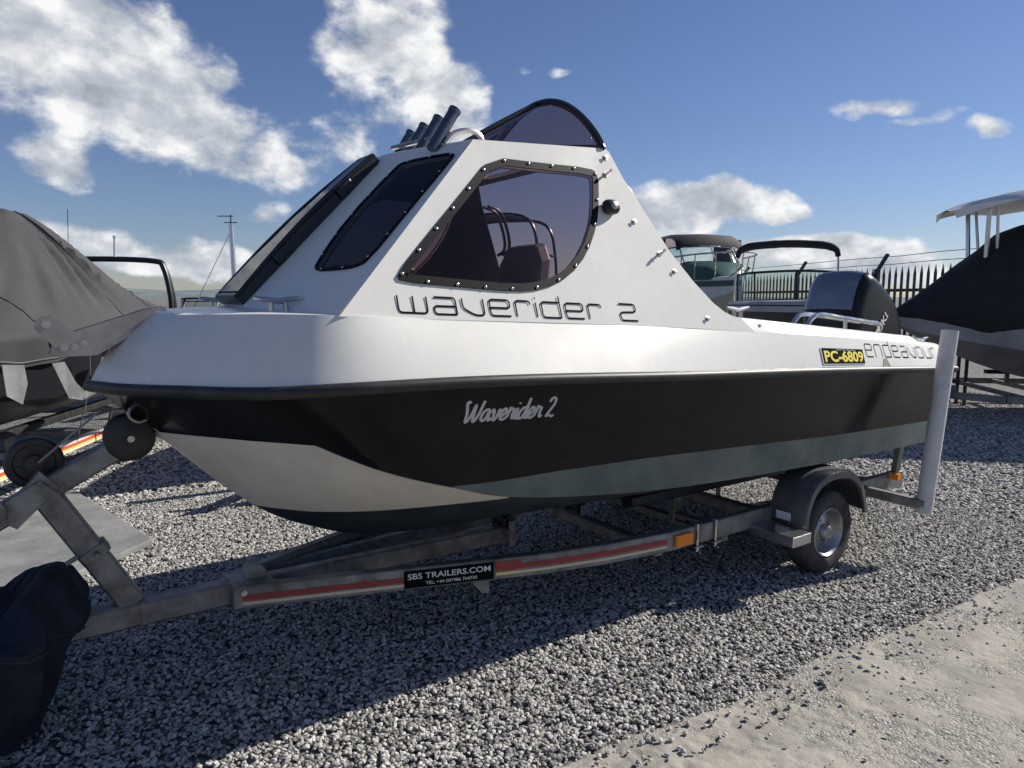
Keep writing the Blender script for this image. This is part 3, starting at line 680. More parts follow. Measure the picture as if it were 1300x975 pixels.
# side navigation light
for sgn in (1, -1):
    mb = MB(); c = on_side(-1.462, 1.995, .022, sgn); nn = Vector((PN.x, PN.y*sgn, PN.z)); ux = Vector((1,0,0)); uz = nn.cross(ux).normalized()
    vs, fs = ico(3, lambda p: (lambda q: q)(p))
    mb.add([c + ux*math.copysign(abs(p.x)**.7, p.x)*.046 + uz*math.copysign(abs(p.y)**.75, p.y)*.034 + nn*p.z*.028 for p in vs], fs)
    li = mb.build('side_light', 'plastic_black', boat, smooth=60)
    mb = MB(); mb.add([c + ux*(p.x*.022) + uz*(p.y*.022) + nn*(.022 + p.z*.012) for p in vs], fs); mb.build('light_lens', 'steel_dull', li, smooth=60)
# turn buttons / snap studs
def stud(p, n, big):
    mb = MB(); n = n.normalized()
    mb.revolve(p, n, [(.014,0),(.014,.004),(.006,.006),(.006,.020 if big else .012),(.011,.022 if big else .013),(0,.024 if big else .015)], 10)
    if big: a = p + n*.03; ux = Vector((.8,0,.6)); mb.beam(a-ux*.03, a+ux*.018, .012, .010, n)
    mb.build('canopy_stud', 'steel_dull', boat, smooth=40)
for sgn in (1, -1):
    nn = Vector((PN.x, PN.y*sgn, PN.z))
    for x, z, big in ((-1.413,2.235,0),(-1.433,2.155,1),(-1.322,1.944,0),(-1.207,1.799,1),(-1.135,1.719,0),(-.985,1.498,0)): stud(on_side(x, z, 0, sgn), nn, big)
    for x, z in ((-.60,1.47),(.02,1.415),(.72,1.352)): 
        p = coam(x); stud(Vector((x, (p.y-.006)*sgn, z-.012)), Vector((0,-.95*sgn,.3)), 0)
# cleats
def cleat(p, ax, name='cleat'):
    p, ax = Vector(p), Vector(ax).normalized(); mb = MB()
    for k in (-.025, .025): mb.tube([p + ax*k, p + ax*k + Vector((0,0,.035))], .010, 8)
    mb.tube([p + ax*t + Vector((0,0,.038 + .012*abs(t)/.08)) for t in (-.085,-.05,0,.05,.085)], [.006,.010,.011,.010,.006], 8); mb.build(name, 'steel', boat, smooth=40)
cleat((-2.90,-.50,1.548), (.9,-.25,0)); cleat((-2.90,.50,1.548), (.9,.25,0)); cleat((1.36,-.72,1.275), (1,0,0)); cleat((1.36,.72,1.275), (1,0,0)); cleat((-.68,-.79,1.50), (1,0,0))
# gunwale hand rail aft
for sgn in (1, -1):
    mb = MB(); pts = [(-.06,-.78*sgn,1.435),(-.03,-.78*sgn,1.475),(.06,-.78*sgn,1.503),(.30,-.775*sgn,1.480),(.62,-.765*sgn,1.447),(.72,-.76*sgn,1.435),(.745,-.76*sgn,1.37)]
    mb.tube(smooth_path(pts, 5), .013, 8); mb.tube([(-.10,-.70*sgn,1.43)] + smooth_path([(-.05,-.70*sgn,1.475),(.06,-.70*sgn,1.503),(.62,-.69*sgn,1.447)], 5), .013, 8)
    mb.tube([(.33,-.775*sgn,1.478),(.33,-.775*sgn,1.40)], .012, 8); mb.build('hand_rail', 'steel', boat, smooth=40)
for y in (-.62, -.56): mb = MB(); mb.revolve((1.20,y,1.16), (0,0,1), [(0,0),(.026,0),(.026,.16),(.02,.18),(0,.18)], 12); mb.build('filler_cap', 'white_plastic', boat, smooth=40)
# bow roller channel with cheek plate
mb = MB()
for y in (-.055, .055):
    mb.prism([(-3.20,y,1.565),(-3.27,y,1.556),(-3.585,y,1.452),(-3.60,y,1.39),(-3.45,y,1.385),(-3.25,y,1.505)], (0,.006 if y > 0 else -.006,0))
mb.prism([(-3.20,-.055,1.548),(-3.25,-.055,1.498),(-3.46,-.055,1.384),(-3.60,-.055,1.384),(-3.60,-.055,1.392),(-3.46,-.055,1.392),(-3.255,-.055,1.508)], (0,.11,0))
br = mb.build('bow_roller_bracket', 'steel_dull', boat)
mb = MB(); pl = [(-3.505,0,1.452),(-3.585,0,1.395)] ; pl = [(-3.50,-.063,1.455),(-3.56,-.063,1.515),(-3.585,-.063,1.532),(-3.612,-.063,1.530),(-3.635,-.063,1.512),(-3.638,-.063,1.488),(-3.62,-.063,1.465),(-3.565,-.063,1.40)]
mb.prism(pl, (0,-.006,0)); mb.prism([(x, .063, z) for x, y, z in pl], (0,.006,0)); mb.build('cheek_plate', 'steel_dull', br)
for x, z in ((-3.605,1.503),(-3.555,1.417),(-3.49,1.432),(-3.52,1.42)):
    mb = MB(); mb.revolve((x,-.069,z), (0,-1,0), [(.014,0),(.014,.006),(.008,.006),(.008,.014),(0,.014)], 6); mb.build('bolt', 'steel', br)
mb = MB(); mb.revolve((-3.57,-.045,1.43), (0,1,0), [(0,0),(.03,0),(.018,.045),(.03,.09),(0,.09)], 16); mb.build('roller', 'rubber', br, smooth=40)
# bow eye and strap plate under the rail
mb = MB(); mb.prism([(-3.42,-.03,1.235),(-3.25,-.03,1.06),(-3.22,-.03,1.06),(-3.36,-.03,1.235)], (0,.06,0)); mb.tube(smooth_path([(-3.335,-.05,1.20),(-3.36,-.06,1.15),(-3.33,-.06,1.12),(-3.29,-.05,1.13)], 4), .008, 6); mb.build('bow_eye', 'steel_dull', boat)
# ---- writing
GL = {
 'w': ([[(0,1),(0,.02),(1.25,.02),(1.25,1)],[(.66,1),(.66,.02)]], 1.25),
 'a': ([[(.04,1),(1,1),(1,0)],[(1,.48),(.0,.48),(.0,0),(1,0)]], 1),
 'v': ([[(0,1),(0,.40),(.55,.0),(1,0),(1,1)]], 1),
 'e': ([[(1,0),(0,0),(0,1),(1,1),(1,.5),(.0,.5)]], 1),
 'r': ([[(0,0),(0,1),(.75,1),(.75,.78)]], .75),
 'i': ([[(0,0),(0,.95)],[(0,1.17),(0,1.27)]], 0),
 'd': ([[(1,0),(0,0),(0,1),(1,1)],[(1,1.42),(1,0)]], 1),
 'n': ([[(0,0),(0,1),(1,1),(1,0)]], 1),
 'o': ([[(.5,0),(0,0),(0,1),(1,1),(1,0),(.5,0)]], 1),
 'u': ([[(0,1),(0,0),(1,0)],[(1,1),(1,0)]], 1),
 '2': ([[(0,1.15),(1,1.15),(1,.62),(0,.55),(0,0),(1.05,0)]], 1.05),
 ' ': ([], .55)}
def round_corners(P, r=.2):
    if len(P) < 3: return P
    out = [P[0]]
    for a, b, c in zip(P, P[1:], P[2:]):
        A, B, C_ = Vector(a), Vector(b), Vector(c)
        la, lc = min(r, (A-B).length*.45), min(r, (C_-B).length*.45)
        s, e = B + (A-B).normalized()*la, B + (C_-B).normalized()*lc
        for t in (0, .25, .5, .75, 1): out.append(tuple(s*(1-t)**2 + B*2*t*(1-t) + e*t*t))
    return out + [P[-1]]
def stroke_text(name, text, x0, x1, mat, parent, place, wid, gap=.36, xs=1.5):
    adv = sum(GL[c][1]*xs + gap for c in text) - gap; k = (x1-x0)/adv; cur = 0; mb = MB(); lift = .0008
    for c in text:
        for st in GL[c][0]:
            P = [(cur + x*xs, y) for x, y in st]; P = round_corners(P, .26)
            ribbon(mb, P, wid, lambda u, v, l: place(x0 + u*k, v, l), lift); lift += .00006
        cur += GL[c][1]*xs + gap
    return mb.build(name, mat, parent, fix=False)
# the stroke width is in letter heights; place maps (x, v letter heights)
def wr_place(x, v, l): z0 = zd_at(x) + .016; return on_side(x, z0 + v*.062, l + .0035)
stroke_text('lettering', 'waverider 2', -2.566, -1.43, 'decal_black', boat, wr_place, .115, .5, 1.62)
def band_pt(x, f, l=0):    # f 0..1 up the slanted band at x
    lo, hi = 4.0, 9.0
    for _ in range(30):
        mid = (lo+hi)/2
        if cp(Rl, mid).x < x: lo = mid
        else: hi = mid
    r = cp(Rl, lo) + Vector((0,0,.012)); d = cp(Dk, lo); p = r.lerp(d, f); p.z += .008*math.sin(f*math.pi)
    n = (d-r).cross(Vector((1,0,0))).normalized()
    if n.y > 0: n = -n
    return Vector((x, p.y, p.z)) + n*l
stroke_text('lettering', 'endeavour', .335, 1.30, 'decal_black', boat, lambda x, v, l: band_pt(x, .34 + v*.46, l), .085, .55, 1.35)
def plate_map(x0, x1, f0, f1, l): return lambda u, v: band_pt(x0 + (x1-x0)*u, f0 + (f1-f0)*v, l)
mb = MB()
def band_quad(mb, x0, x1, f0, f1, l):
    n = 6; mb.grid([[band_pt(x0+(x1-x0)*i/n, f, l) for f in (f0, (f0+f1)/2, f1)] for i in range(n+1)])
band_quad(mb, -.150, .300, .10, .60, .004); npl = mb.build('number_plate', 'print_white', boat)
mb = MB(); band_quad(mb, -.140, .290, .125, .575, .0055); mb.build('plate_field', 'decal_black', npl)
print_text('plate_number', 'PC-6809', 'plate_yellow', npl, plate_map(-.128, .278, .16, .50, .007), .03)
print_text('plate_print', 'MOTOR CRUISER', 'print_white', npl, plate_map(.0, .2, .512, .55, .007))
def hull_pt(x, z, l=0):
    lo, hi = 4.0, 9.0
    for _ in range(30):
        mid = (lo+hi)/2
        if cp(Rl, mid).x < x: lo = mid
        else: hi = mid
    c, r = cp(Cn, lo), cp(Rl, lo); t = (z-c.z)/(r.z-c.z); p = (c + Vector((0,-.012,.004))).lerp(r, t); return Vector((x, p.y - l, z))
SC = {'W': ([[(.10,1.20),(.02,1.30),(-.05,1.15),(.03,.55),(.02,.05),(.10,.0),(.28,.45),(.42,1.1),(.40,.4),(.40,.05),(.48,0),(.66,.45),(.80,1.15),(.86,1.32)]], .82),
 'a': ([[(.42,.66),(.25,.74),(.06,.5),(.0,.15),(.10,0),(.25,.15),(.40,.66),(.38,.2),(.42,0),(.55,.16)]], .52),
 'v': ([[(.0,.5),(.08,.72),(.14,.5),(.13,.1),(.20,0),(.34,.25),(.42,.68),(.52,.58)]], .48),
 'e': ([[(.0,.12),(.2,.32),(.34,.55),(.25,.74),(.08,.5),(.04,.15),(.14,0),(.3,.06),(.42,.2)]], .40),
 'r': ([[(0,.15),(.12,.6),(.14,.78),(.24,.66),(.36,.66),(.31,.3),(.33,.04),(.46,.14)]], .42),
 'i': ([[(0,.16),(.14,.7),(.10,.15),(.16,0),(.28,.14)],[(.20,1.0),(.22,1.08)]], .26),
 'd': ([[(.42,.66),(.25,.74),(.06,.5),(.0,.15),(.10,0),(.25,.15),(.42,.8),(.52,1.35),(.40,.2),(.42,0),(.55,.16)]], .52),
 '2': ([[(.05,1.0),(.18,1.28),(.38,1.2),(.36,.85),(.12,.35),(-.02,.04),(.16,.10),(.32,.0),(.44,.10)]], .5), ' ': ([], .34)}
mb = MB(); cur = 0; tot = sum(SC[c][1] for c in 'Waverider 2'); lift = .002
for c in 'Waverider 2':
    for st in SC[c][0]:
        P = smooth_path([(x, y, 0) for x, y in st], 5); P = [(cur + p.x + .04*p.y, p.y) for p in P]
        ribbon(mb, P, .16, lambda u, v, l: hull_pt(-2.352 + u*.400/tot, 1.143 - (u/tot)*.012 + v*.060, l), lift); lift += .0001
    cur += SC[c][1]
mb.build('name_lettering', 'decal_silver', boat, fix=False)
# small triangle mark
mb = MB(); mb.add([band_pt(.50,.02,.002), band_pt(.60,.02,.002), band_pt(.565,.30,.002), band_pt(.535,.30,.002)], [(0,1,2,3)])
mb.build('reflector_mark', 'galv', boat)
# ---- outboard motor
mb = MB()
PR = [(1.36,1.14),(1.345,1.30),(1.38,1.48),(1.45,1.65),(1.53,1.77),(1.61,1.83),(1.72,1.805),(1.86,1.715),(1.98,1.62),(2.06,1.51),(2.10,1.38),(2.10,1.22),(2.06,1.12)]
PRs = smooth_path([(1.75 + (x-1.7)*math.cos(R(9)) - (z-1.2)*math.sin(R(9)), 0, 1.175 + (z-1.2)*math.cos(R(9)) + (x-1.7)*math.sin(R(9))*.0) for x, z in PR], 3)
ysec = [-.235,-.232,-.215,-.18,-.12,-.05,.05,.12,.18,.215,.232,.235]; ksec = [.70,.80,.90,.955,.985,1,1,.985,.955,.90,.80,.70]
cx, cz = 1.73, 1.38
def cowl(p, y, k, g=0): return (cx + (p.x-cx)*(k+g), y*(1+g), cz + (p.z-cz)*(k+g))
rows = [[cowl(p, y, k) for p in PRs] for y, k in zip(ysec, ksec)]
mb.grid(rows); mb.add([cowl(p, ysec[0], ksec[0]) for p in PRs], [tuple(range(len(PRs)))]); mb.add([cowl(p, ysec[-1], ksec[-1]) for p in PRs], [tuple(range(len(PRs)))])
ob = mb.build('outboard_motor', 'engine_black', boat, smooth=45)
mb = MB(); sel = PRs[7:18]; rows = []
for y, k in zip(ysec[3:-1], ksec[3:-1]): rows.append([cowl(p, y, k, .016) for p in sel])
mb.grid(rows); mb.build('top_cover', 'engine_silver', ob, smooth=45)
mb = MB(); mb.prism([(1.60,-.09,1.15),(1.95,-.09,1.15),(1.88,-.09,.55),(1.72,-.09,.30),(1.62,-.09,.55)], (0,.18,0)); mb.box((1.54,-.14,.9),(1.66,.14,1.25)); mb.prism([(1.60,-.02,.56),(1.95,-.02,.56),(1.98,-.02,.52),(1.60,-.02,.50)], (0,.04,0)); mb.build('engine_leg', 'engine_black', ob, bevel=.02)
td = Vector((.62, 0, .78)).normalized(); tu = Vector((-.78, 0, .62))
print_text('maker_lettering', 'SUZUKI', 'print_white', ob, lambda u, v: Vector((1.60,-.243,1.17)) + td*u*.36 + tu*v*.065, .02)
mb = MB(); mb.tube(smooth_path([(1.5,-.2,1.16),(1.35,-.3,1.2),(1.2,-.4,1.1)], 6), .02, 8); mb.build('cable', 'rubber', ob, smooth=40)

# ================================================================== THE TRAILER
tr = thing('boat_trailer', (-.9, 0, 0), 'galvanised boat trailer with red striped rails under the white cabin boat', 'trailer')
RAIL = [(-3.0,-.075,.335),(-1.95,-.47,.355),(-1.02,-.68,.362),(-.3,-.69,.365),(1.25,-.69,.37)]
RAILS = [catmull(RAIL, i/6) for i in range(25)]
RAILS = [Vector(RAIL[0])] + [Vector(RAIL[0]).lerp(Vector(RAIL[1]), t) for t in (.5, .85)] + [Vector((-1.72,-.545,.357)), Vector((-1.4,-.625,.36)), Vector(RAIL[2]), Vector(RAIL[3]), Vector(RAIL[4])]
for sgn in (1, -1):
    mb = MB(); P = [Vector((p.x, p.y*sgn, p.z)) for p in RAILS]; rows = []
    for i, p in enumerate(P):
        t = (P[min(i+1, len(P)-1)] - P[max(i-1, 0)]).normalized(); sd = t.cross(Vector((0,0,1))).normalized()
        rows.append([p + sd*a + Vector((0,0,b)) for a, b in ((-.025,-.045),(-.02,-.05),(.02,-.05),(.025,-.045),(.025,.045),(.02,.05),(-.02,.05),(-.025,.045),(-.025,-.045))])
    mb.grid(rows); mb.add(rows[0][:-1], [tuple(range(8))]); mb.add(rows[-1][:-1], [tuple(range(8))]); mb.build('frame_rail', 'galv', tr)
def rail_at(x):
    for a, b in zip(RAILS, RAILS[1:]):
        if x <= b.x: return a.lerp(b, (x-a.x)/(b.x-a.x)), (b-a).normalized()
    return RAILS[-1], Vector((1,0,0))
def rail_face(x, h, l=0):
    p, t = rail_at(x); p2, t2 = rail_at(x+.12); p0, t0 = rail_at(x-.12); t = (t + t2 + t0).normalized(); sd = t.cross(Vector((0,0,1))).normalized()
    if sd.y > 0: sd = -sd
    return p + sd*(.025+l) + Vector((0,0,h))
def rail_tape(name, mat, x0, x1, h0, h1, l):
    mb = MB(); n = 24; mb.grid([[rail_face(x0+(x1-x0)*i/n, h0 if not callable(h0) else h0(i/n), l), rail_face(x0+(x1-x0)*i/n, h1, l)] for i in range(n+1)]); return mb.build(name, mat, tr, fix=False)
rail_tape('red_stripe', 'red', -2.98, -2.335, -.012, .012, .003); rail_tape('cream_stripe', 'cream_tape', -2.98, -2.335, -.032, -.018, .003)
rail_tape('red_stripe', 'red', -1.93, -1.05, -.005, .018, .003); rail_tape('cream_stripe', 'cream_tape', -1.93, -1.05, -.028, -.014, .003); rail_tape('red_patch', 'red', -1.945, -1.83, -.006, .036, .0036)
rail_tape('yellow_patch', 'yellow_tape', -1.945, -1.84, -.028, -.0135, .0036)
sg = rail_tape('maker_sign', 'decal_black', -2.34, -1.955, -.040, .040, .005)
print_text('sign_name', 'SBS TRAILERS.COM', 'print_white', sg, lambda u, v: rail_face(-2.325 + u*.355, .0 + v*.027, .0065), .012)
print_text('sign_phone', 'TEL: +44 007986 764730', 'print_white', sg, lambda u, v: rail_face(-2.25 + u*.22, -.029 + v*.015, .0065), .005)
mb = MB(); mb.grid([[rail_face(x, h, .02) for h in (-.03, .03)] for x in (-1.0,-.96,-.92,-.885)]); mb.grid([[rail_face(x, h, .003) for h in (-.03, .03)] for x in (-1.0,-.885)])
for h in (-.03, .03): mb.grid([[rail_face(x, h, l) for l in (.003, .02)] for x in (-1.0,-.885)])
for x in (-1.0,-.885): mb.grid([[rail_face(x, h, l) for l in (.003, .02)] for h in (-.03, .03)])
mb.build('amber_reflector', 'amber', tr)
for x in (-.84, -.70):
    mb = MB(); a = rail_face(x, .06, .01); b = rail_face(x, -.085, .01); mb.tube([a + Vector((0,.08,0)), a, b], .007, 8); mb.tube([b + Vector((0,.08,.0)), b + Vector((0,-.02,0))], .006, 6)
    mb.beam(rail_face(x-.03,-.058,.0), rail_face(x+.03,-.058,.0), .05, .008); mb.revolve(b + Vector((0,0,.012)), (0,0,1), [(0,0),(.013,0),(.013,.012),(0,.012)], 6); mb.build('u_bolt', 'steel', tr, smooth=40)
mb = MB(); mb.prism([rail_face(-2.05,-.05,-.02), rail_face(-1.97,-.05,-.02), rail_face(-1.97,-.115,-.02), rail_face(-2.0,-.115,-.02)], (0,.05,0)); mb.build('gusset', 'galv', tr)
# tongue
mb = MB(); mb.beam((-4.05,0,.335),(-2.86,0,.335), .09, .10); mb.build('drawbar', 'galv', tr)
mb = MB(); mb.beam((-3.02,0,.335),(-2.85,0,.335), .22, .108); mb.build('drawbar_joint', 'galv', tr)
mb = MB(); mb.beam((-3.36,0,.335),(-3.34,0,.335), .098, .108); mb.build('weld_collar', 'galv', tr)
mb = MB(); mb.prism([(-2.95,-.05,.385),(-2.86,-.05,.385),(-2.89,-.05,.44),(-2.93,-.05,.44)], (0,.1,0)); mb.build('bracket', 'galv', tr)
for x in (-2.98, -2.90):
    for y in (-.114, .114):
        mb = MB(); mb.revolve((x, y, .36), (0, math.copysign(1, y), 0), [(.014,0),(.014,.008),(.008,.008),(.008,.018),(0,.018)], 6); mb.build('bolt', 'steel', tr)
# centre spine with keel roller
mb = MB(); mb.beam((-2.93,0,.335),(-1.55,0,.318), .06, .09); mb.build('centre_spine', 'galv', tr)
mb = MB(); mb.beam((-2.88,.14,.33),(-1.30,.28,.33), .05, .07); mb.build('brace', 'galv', tr)
for x, zk in ((-1.58,.43),(-1.08,.43),(.1,.43),(1.1,.43)):
    mb = MB(); mb.revolve((x,-.06,zk-.035), (0,1,0), [(0,0),(.038,0),(.034,.06),(.038,.12),(0,.12)], 16); ro = mb.build('keel_roller', 'rubber', tr, smooth=40)
    mb = MB(); mb.tube([(x,-.09,zk-.035),(x,.09,zk-.035)], .010, 8)
    for y in (-.08,.08): mb.box((x-.02,y-.004,.27),(x+.02,y+.004,zk-.02))
    mb.build('roller_bracket', 'galv', ro)
for x in (-1.08, 1.1): mb = MB(); mb.beam((x,-.67,.318),(x,.67,.318), .06, .06); mb.build('cross_member', 'galv', tr)
mb = MB(); mb.beam((.07,-.80,.245),(.07,.80,.245), .07, .07); mb.build('axle', 'galv', tr)
for sgn in (-1, 1):
    mb = MB(); mb.prism([(-.30,.655*sgn,.36),(.12,.655*sgn,.30),(.14,.655*sgn,.21),(0,.655*sgn,.21),(-.30,.655*sgn,.30)], (0,.05*sgn,0)); mb.build('suspension_arm', 'galv', tr)
    for x, y in ((-.56,.30),(.85,.30)):
        zh = .43 + (.645-.43)*(y/.82) - .018
        mb = MB(); mb.beam((x,y*sgn,.29),(x,y*sgn,zh-.045), .05, .06); mb.beam((x,y*sgn+.36*sgn,.318),(x,y*sgn-.02*sgn,.318), .05, .05); mb.build('bunk_post', 'galv', tr)
    mb = MB(); zh = .43 + (.645-.43)*(.30/.82) - .022
    mb.beam((-.95,.30*sgn,zh-.03),(1.2,.30*sgn,zh-.03), .09, .055, (0,-.26*sgn,1)); mb.build('bunk', 'rubber', tr)
for x in (-.56, .85): mb = MB(); mb.beam((x,-.67,.29),(x,.67,.29), .05, .05); mb.build('cross_member', 'galv', tr)
# wheels, guards
for sgn in (1, -1):
    c = (.10, -.815*sgn, .245)
    mb = MB(); ax = (0, -1*sgn, 0)
    mb.revolve(c, ax, [(.135,-.055),(.165,-.073),(.205,-.076),(.232,-.066),(.243,-.048),(.245,-.02),(.245,.02),(.243,.048),(.232,.066),(.205,.076),(.165,.073),(.135,.055)], 48)
    wh = mb.build('wheel', 'tyre', tr, smooth=40)
    mb = MB()
    for g in (-.028,0,.028): mb.tube([Vector(c) + Vector((.2455*math.cos(a), g, .2455*math.sin(a))) for a in [2*math.pi*i/40 for i in range(40)]], .0035, 4, closed=True)
    mb.build('tread', 'rubber', wh)
    mb = MB(); mb.revolve(c, ax, [(.140,-.06),(.138,.058),(.146,.066),(.140,.070),(.128,.058),(.118,.03),(.105,.012),(.085,.018),(.060,.022),(.045,.03),(.042,.062),(.036,.070),(0,.072)], 40); rim = mb.build('rim', 'rim', wh, smooth=35)
    for k in range(4):
        a = 2*math.pi*k/4+.4; mb = MB(); mb.revolve(Vector(c) + Vector((.07*math.cos(a), -.02*sgn, .07*math.sin(a))), ax, [(.009,0),(.009,.016),(0,.016)], 6); mb.build('wheel_nut', 'steel', rim)
    PG = [catmull([(-.215,0,.33),(-.20,0,.44),(-.14,0,.55),(-.03,0,.61),(.12,0,.618),(.27,0,.59),(.375,0,.50),(.425,0,.38),(.435,0,.33)], i/4) for i in range(33)]
    mb = MB(); y0, y1 = -.70*sgn, -.925*sgn
    rows = [[Vector((p.x, y0, p.z)), Vector((p.x, y0*.5+y1*.5, p.z+.006)), Vector((p.x, y1+.02*sgn, p.z)), Vector((p.x+(.07-p.x)*.03, y1, p.z-.012)), Vector((p.x+(.07-p.x)*.12, y1-.004*sgn, p.z-(p.z-.30)*.14)), Vector((p.x+(.07-p.x)*.14, y1+.012*sgn, p.z-(p.z-.30)*.16))] for p in PG]
    mb.grid(rows)
    mb.add([Vector((p.x, y0, p.z)) for p in PG], [tuple(range(len(PG)))])
    gd = mb.build('mudguard', 'guard', tr, smooth=40)
    sm = gd.modifiers.new('thick', 'SOLIDIFY'); sm.thickness = .004
    mb = MB(); mb.box((-.222,min(y0-.05*sgn,y0-.14*sgn),.36),(-.2165,max(y0-.05*sgn,y0-.14*sgn),.405)); mb.build('sticker', 'print_white', gd)
    mb = MB(); mb.box((-.40,min(-.713*sgn,-.985*sgn),.282),(-.24,max(-.713*sgn,-.985*sgn),.338))
    mb.build('step', 'alu', tr, bevel=.004)
    # guide post
    mb = MB(); mb.beam((.74,-.68*sgn,.36),(.775,-1.09*sgn,.345), .05, .06); mb.build('guide_arm', 'galv', tr)
    mb = MB(); a = Vector((.79,-1.075*sgn,.29)); b = Vector((.96,-1.075*sgn,1.40)); d = (b-a).normalized()
    mb.revolve(a, d, [(.041,0),(.048,0),(.048,(b-a).length),(.043,(b-a).length),(.043,.02)], 24); mb.build('guide_post', 'pvc', tr, smooth=40)
    mb = MB(); mb.box((1.05,min(-.72*sgn,-.78*sgn),.39),(1.09,max(-.72*sgn,-.78*sgn),.43)); mb.build('marker_lamp', 'amber', tr)
    mb = MB(); mb.beam((1.18,-.69*sgn,.38),(1.18,-.72*sgn,.62), .05, .04); mb.build('lamp_post', 'galv', tr)
# winch post
mb = MB(); mb.beam((-3.385,0,.38),(-3.65,0,.875), .07, .095, (1,0,0)); wp = mb.build('winch_post', 'galv', tr)
mb = MB(); mb.beam((-3.495,0,.60),(-3.515,0,.635), .085, .11, (1,0,0)); mb.tube([(-3.50,-.05,.62),(-3.50,-.085,.62)], .012, 8); mb.tube([(-3.56,-.045,.62),(-3.60,-.045,.60)], .010, 8); mb.build('clamp', 'galv', wp)
mb = MB(); mb.beam((-3.83,-.0,.785),(-3.375,0,1.03), .06, .085); mb.build('winch_arm', 'galv', tr)
mb = MB(); mb.prism([(-3.78,-.045,.86),(-3.66,-.045,.93),(-3.61,-.045,.88),(-3.70,-.045,.82),(-3.76,-.045,.79)][::-1], (0,-.006,0)); mb.prism([(-3.79,-.04,.80),(-3.66,-.04,.965),(-3.60,-.04,.895),(-3.74,-.04,.76)], (0,.08,0)); wi = mb.build('winch', 'galv', tr)
mb = MB(); mb.revolve((-3.672,.045,.985), (0,-1,0), [(0,-.02),(.088,-.02),(.097,-.008),(.097,.008),(.088,.02),(.070,.02),(.066,.008),(.03,.008),(.03,.03),(0,.03)], 28)
for k in range(4): a = k*math.pi/2+.4; mb.revolve((-3.672+.055*math.cos(a),.035,.985+.055*math.sin(a)), (0,-1,0), [(0,0),(.012,0),(.012,.004),(0,.004)], 8)
mb.build('winch_gear', 'rubber', wi, smooth=40)
mb = MB(); mb.tube([(-3.80,-.07,.84),(-3.80,-.02,.84)], .035, 14); mb.tube([(-3.80,-.075,.84),(-3.86,-.08,.74),(-3.86,-.14,.74)], .010, 8); mb.build('winch_handle', 'galv', wi, smooth=40)
mb = MB(); mb.revolve((-3.357,-.05,1.055), (0,1,0), [(0,0),(.075,0),(.090,.012),(.082,.03),(.060,.05),(.082,.07),(.090,.088),(.075,.10),(0,.10)], 28); br2 = mb.build('bow_roller', 'rubber', tr, smooth=40)
mb = MB(); mb.revolve((-3.357,-.052,1.055), (0,-1,0), [(.014,0),(.014,.010),(0,.010)], 6); mb.build('bolt', 'steel', br2)
mb = MB(); mb.beam((-3.40,-.0,1.01),(-3.36,0,1.05), .02, .05); mb.build('roller_fork', 'galv', br2)
mb = MB(); mb.tube([(-3.66,0,.99),(-3.45,-.01,1.17),(-3.345,-.02,1.17),(-3.26,-.02,1.08)], .005, 6); mb.build('winch_strap', 'steel_dull', tr)

# ---- navy cloth cover bundled over the trailer coupling
mb = MB(); rows = []
cc = Vector((-3.98, -.06, 0))
for j in range(57):
    t = j/56; row = []
    for i in range(193):
        a = 2*math.pi*i/192
        fold = noise.noise(Vector((math.cos(a)*2.2, math.sin(a)*2.2, t*1.1)))*.5 + noise.noise(Vector((math.cos(a)*5, math.sin(a)*5, t*1.6+4)))*.32
        r = (.04 + .33*min(1, t*2.3)**.75 - .24*max(0, t-.45)) * (1 + (.40*min(1, t*2))*fold + .16*min(1, t*2)*(.5-abs(noise.noise(Vector((math.cos(a)*4.5, math.sin(a)*4.5, t*2.2+7))))) + .06*(.5-abs(noise.noise(Vector((math.cos(a)*11, math.sin(a)*11, t*5+7))))))
        z = .53 - .05*t**1.2 - .46*max(0, (t-.38)/.62)**.9 + .17*noise.noise(Vector((math.cos(a)*2.4*t*2, math.sin(a)*2.4*t*2, 9))) * (1-t)
        z = max(z, .012 + .01*noise.noise(Vector((a*4, 1, 0))))
        row.append((cc.x + r*math.cos(a)*1.02, cc.y + r*math.sin(a)*.9, z))
    rows.append(row)
mb.grid(rows); mb.add([rows[0][i] for i in range(192)], [tuple(range(192))])
fab = tag(mb.build('fabric_cover', 'navy_cloth', None, smooth=70, loc=(cc.x, cc.y, 0)), 'dark navy fabric cover bunched over the trailer coupling', 'cover')

mb = MB(); mb.tube([Vector(rows[30][i]) + (Vector(rows[30][i]) - Vector((cc.x, cc.y, rows[30][i][2]))).normalized()*.004 for i in range(0, 192, 2)], .006, 6, closed=True); mb.build('tie_cord', 'rubber', fab)
# ================================================================== OTHER BOATS
def frame_of(o, d):
    # local x aft along d, local y to the side away, z up
    d = Vector((d[0], d[1], 0)).normalized(); yv = Vector((0,0,1)).cross(d)
    m = Matrix.Identity(4); m.col[0][:3] = d; m.col[1][:3] = yv; m.col[2][:3] = (0,0,1); m.col[3][:3] = o; return m
def hull_rows(L_, B, zk, zg0, zg1, n=26, blunt=2.2, zstem=None):
    out = []
    for i in range(n+1):
        t = i/n; x = L_*t; hb = B/2*min(1, (1-(1-min(1, t/.55))**blunt)); hb *= 1-.10*max(0, t-.6)/.4
        zg = zg0 + (zg1-zg0)*t; k = zk + (zg0-.12-zk)*max(0, 1-t/.30)**1.6; zc = max(k + .01, zk + .30 + (zg0-.35-zk)*max(0, 1-t/.5)**2*.8); yc = hb*.86
        out.append((x - .0, k, yc, zc, hb, zg))
    return out
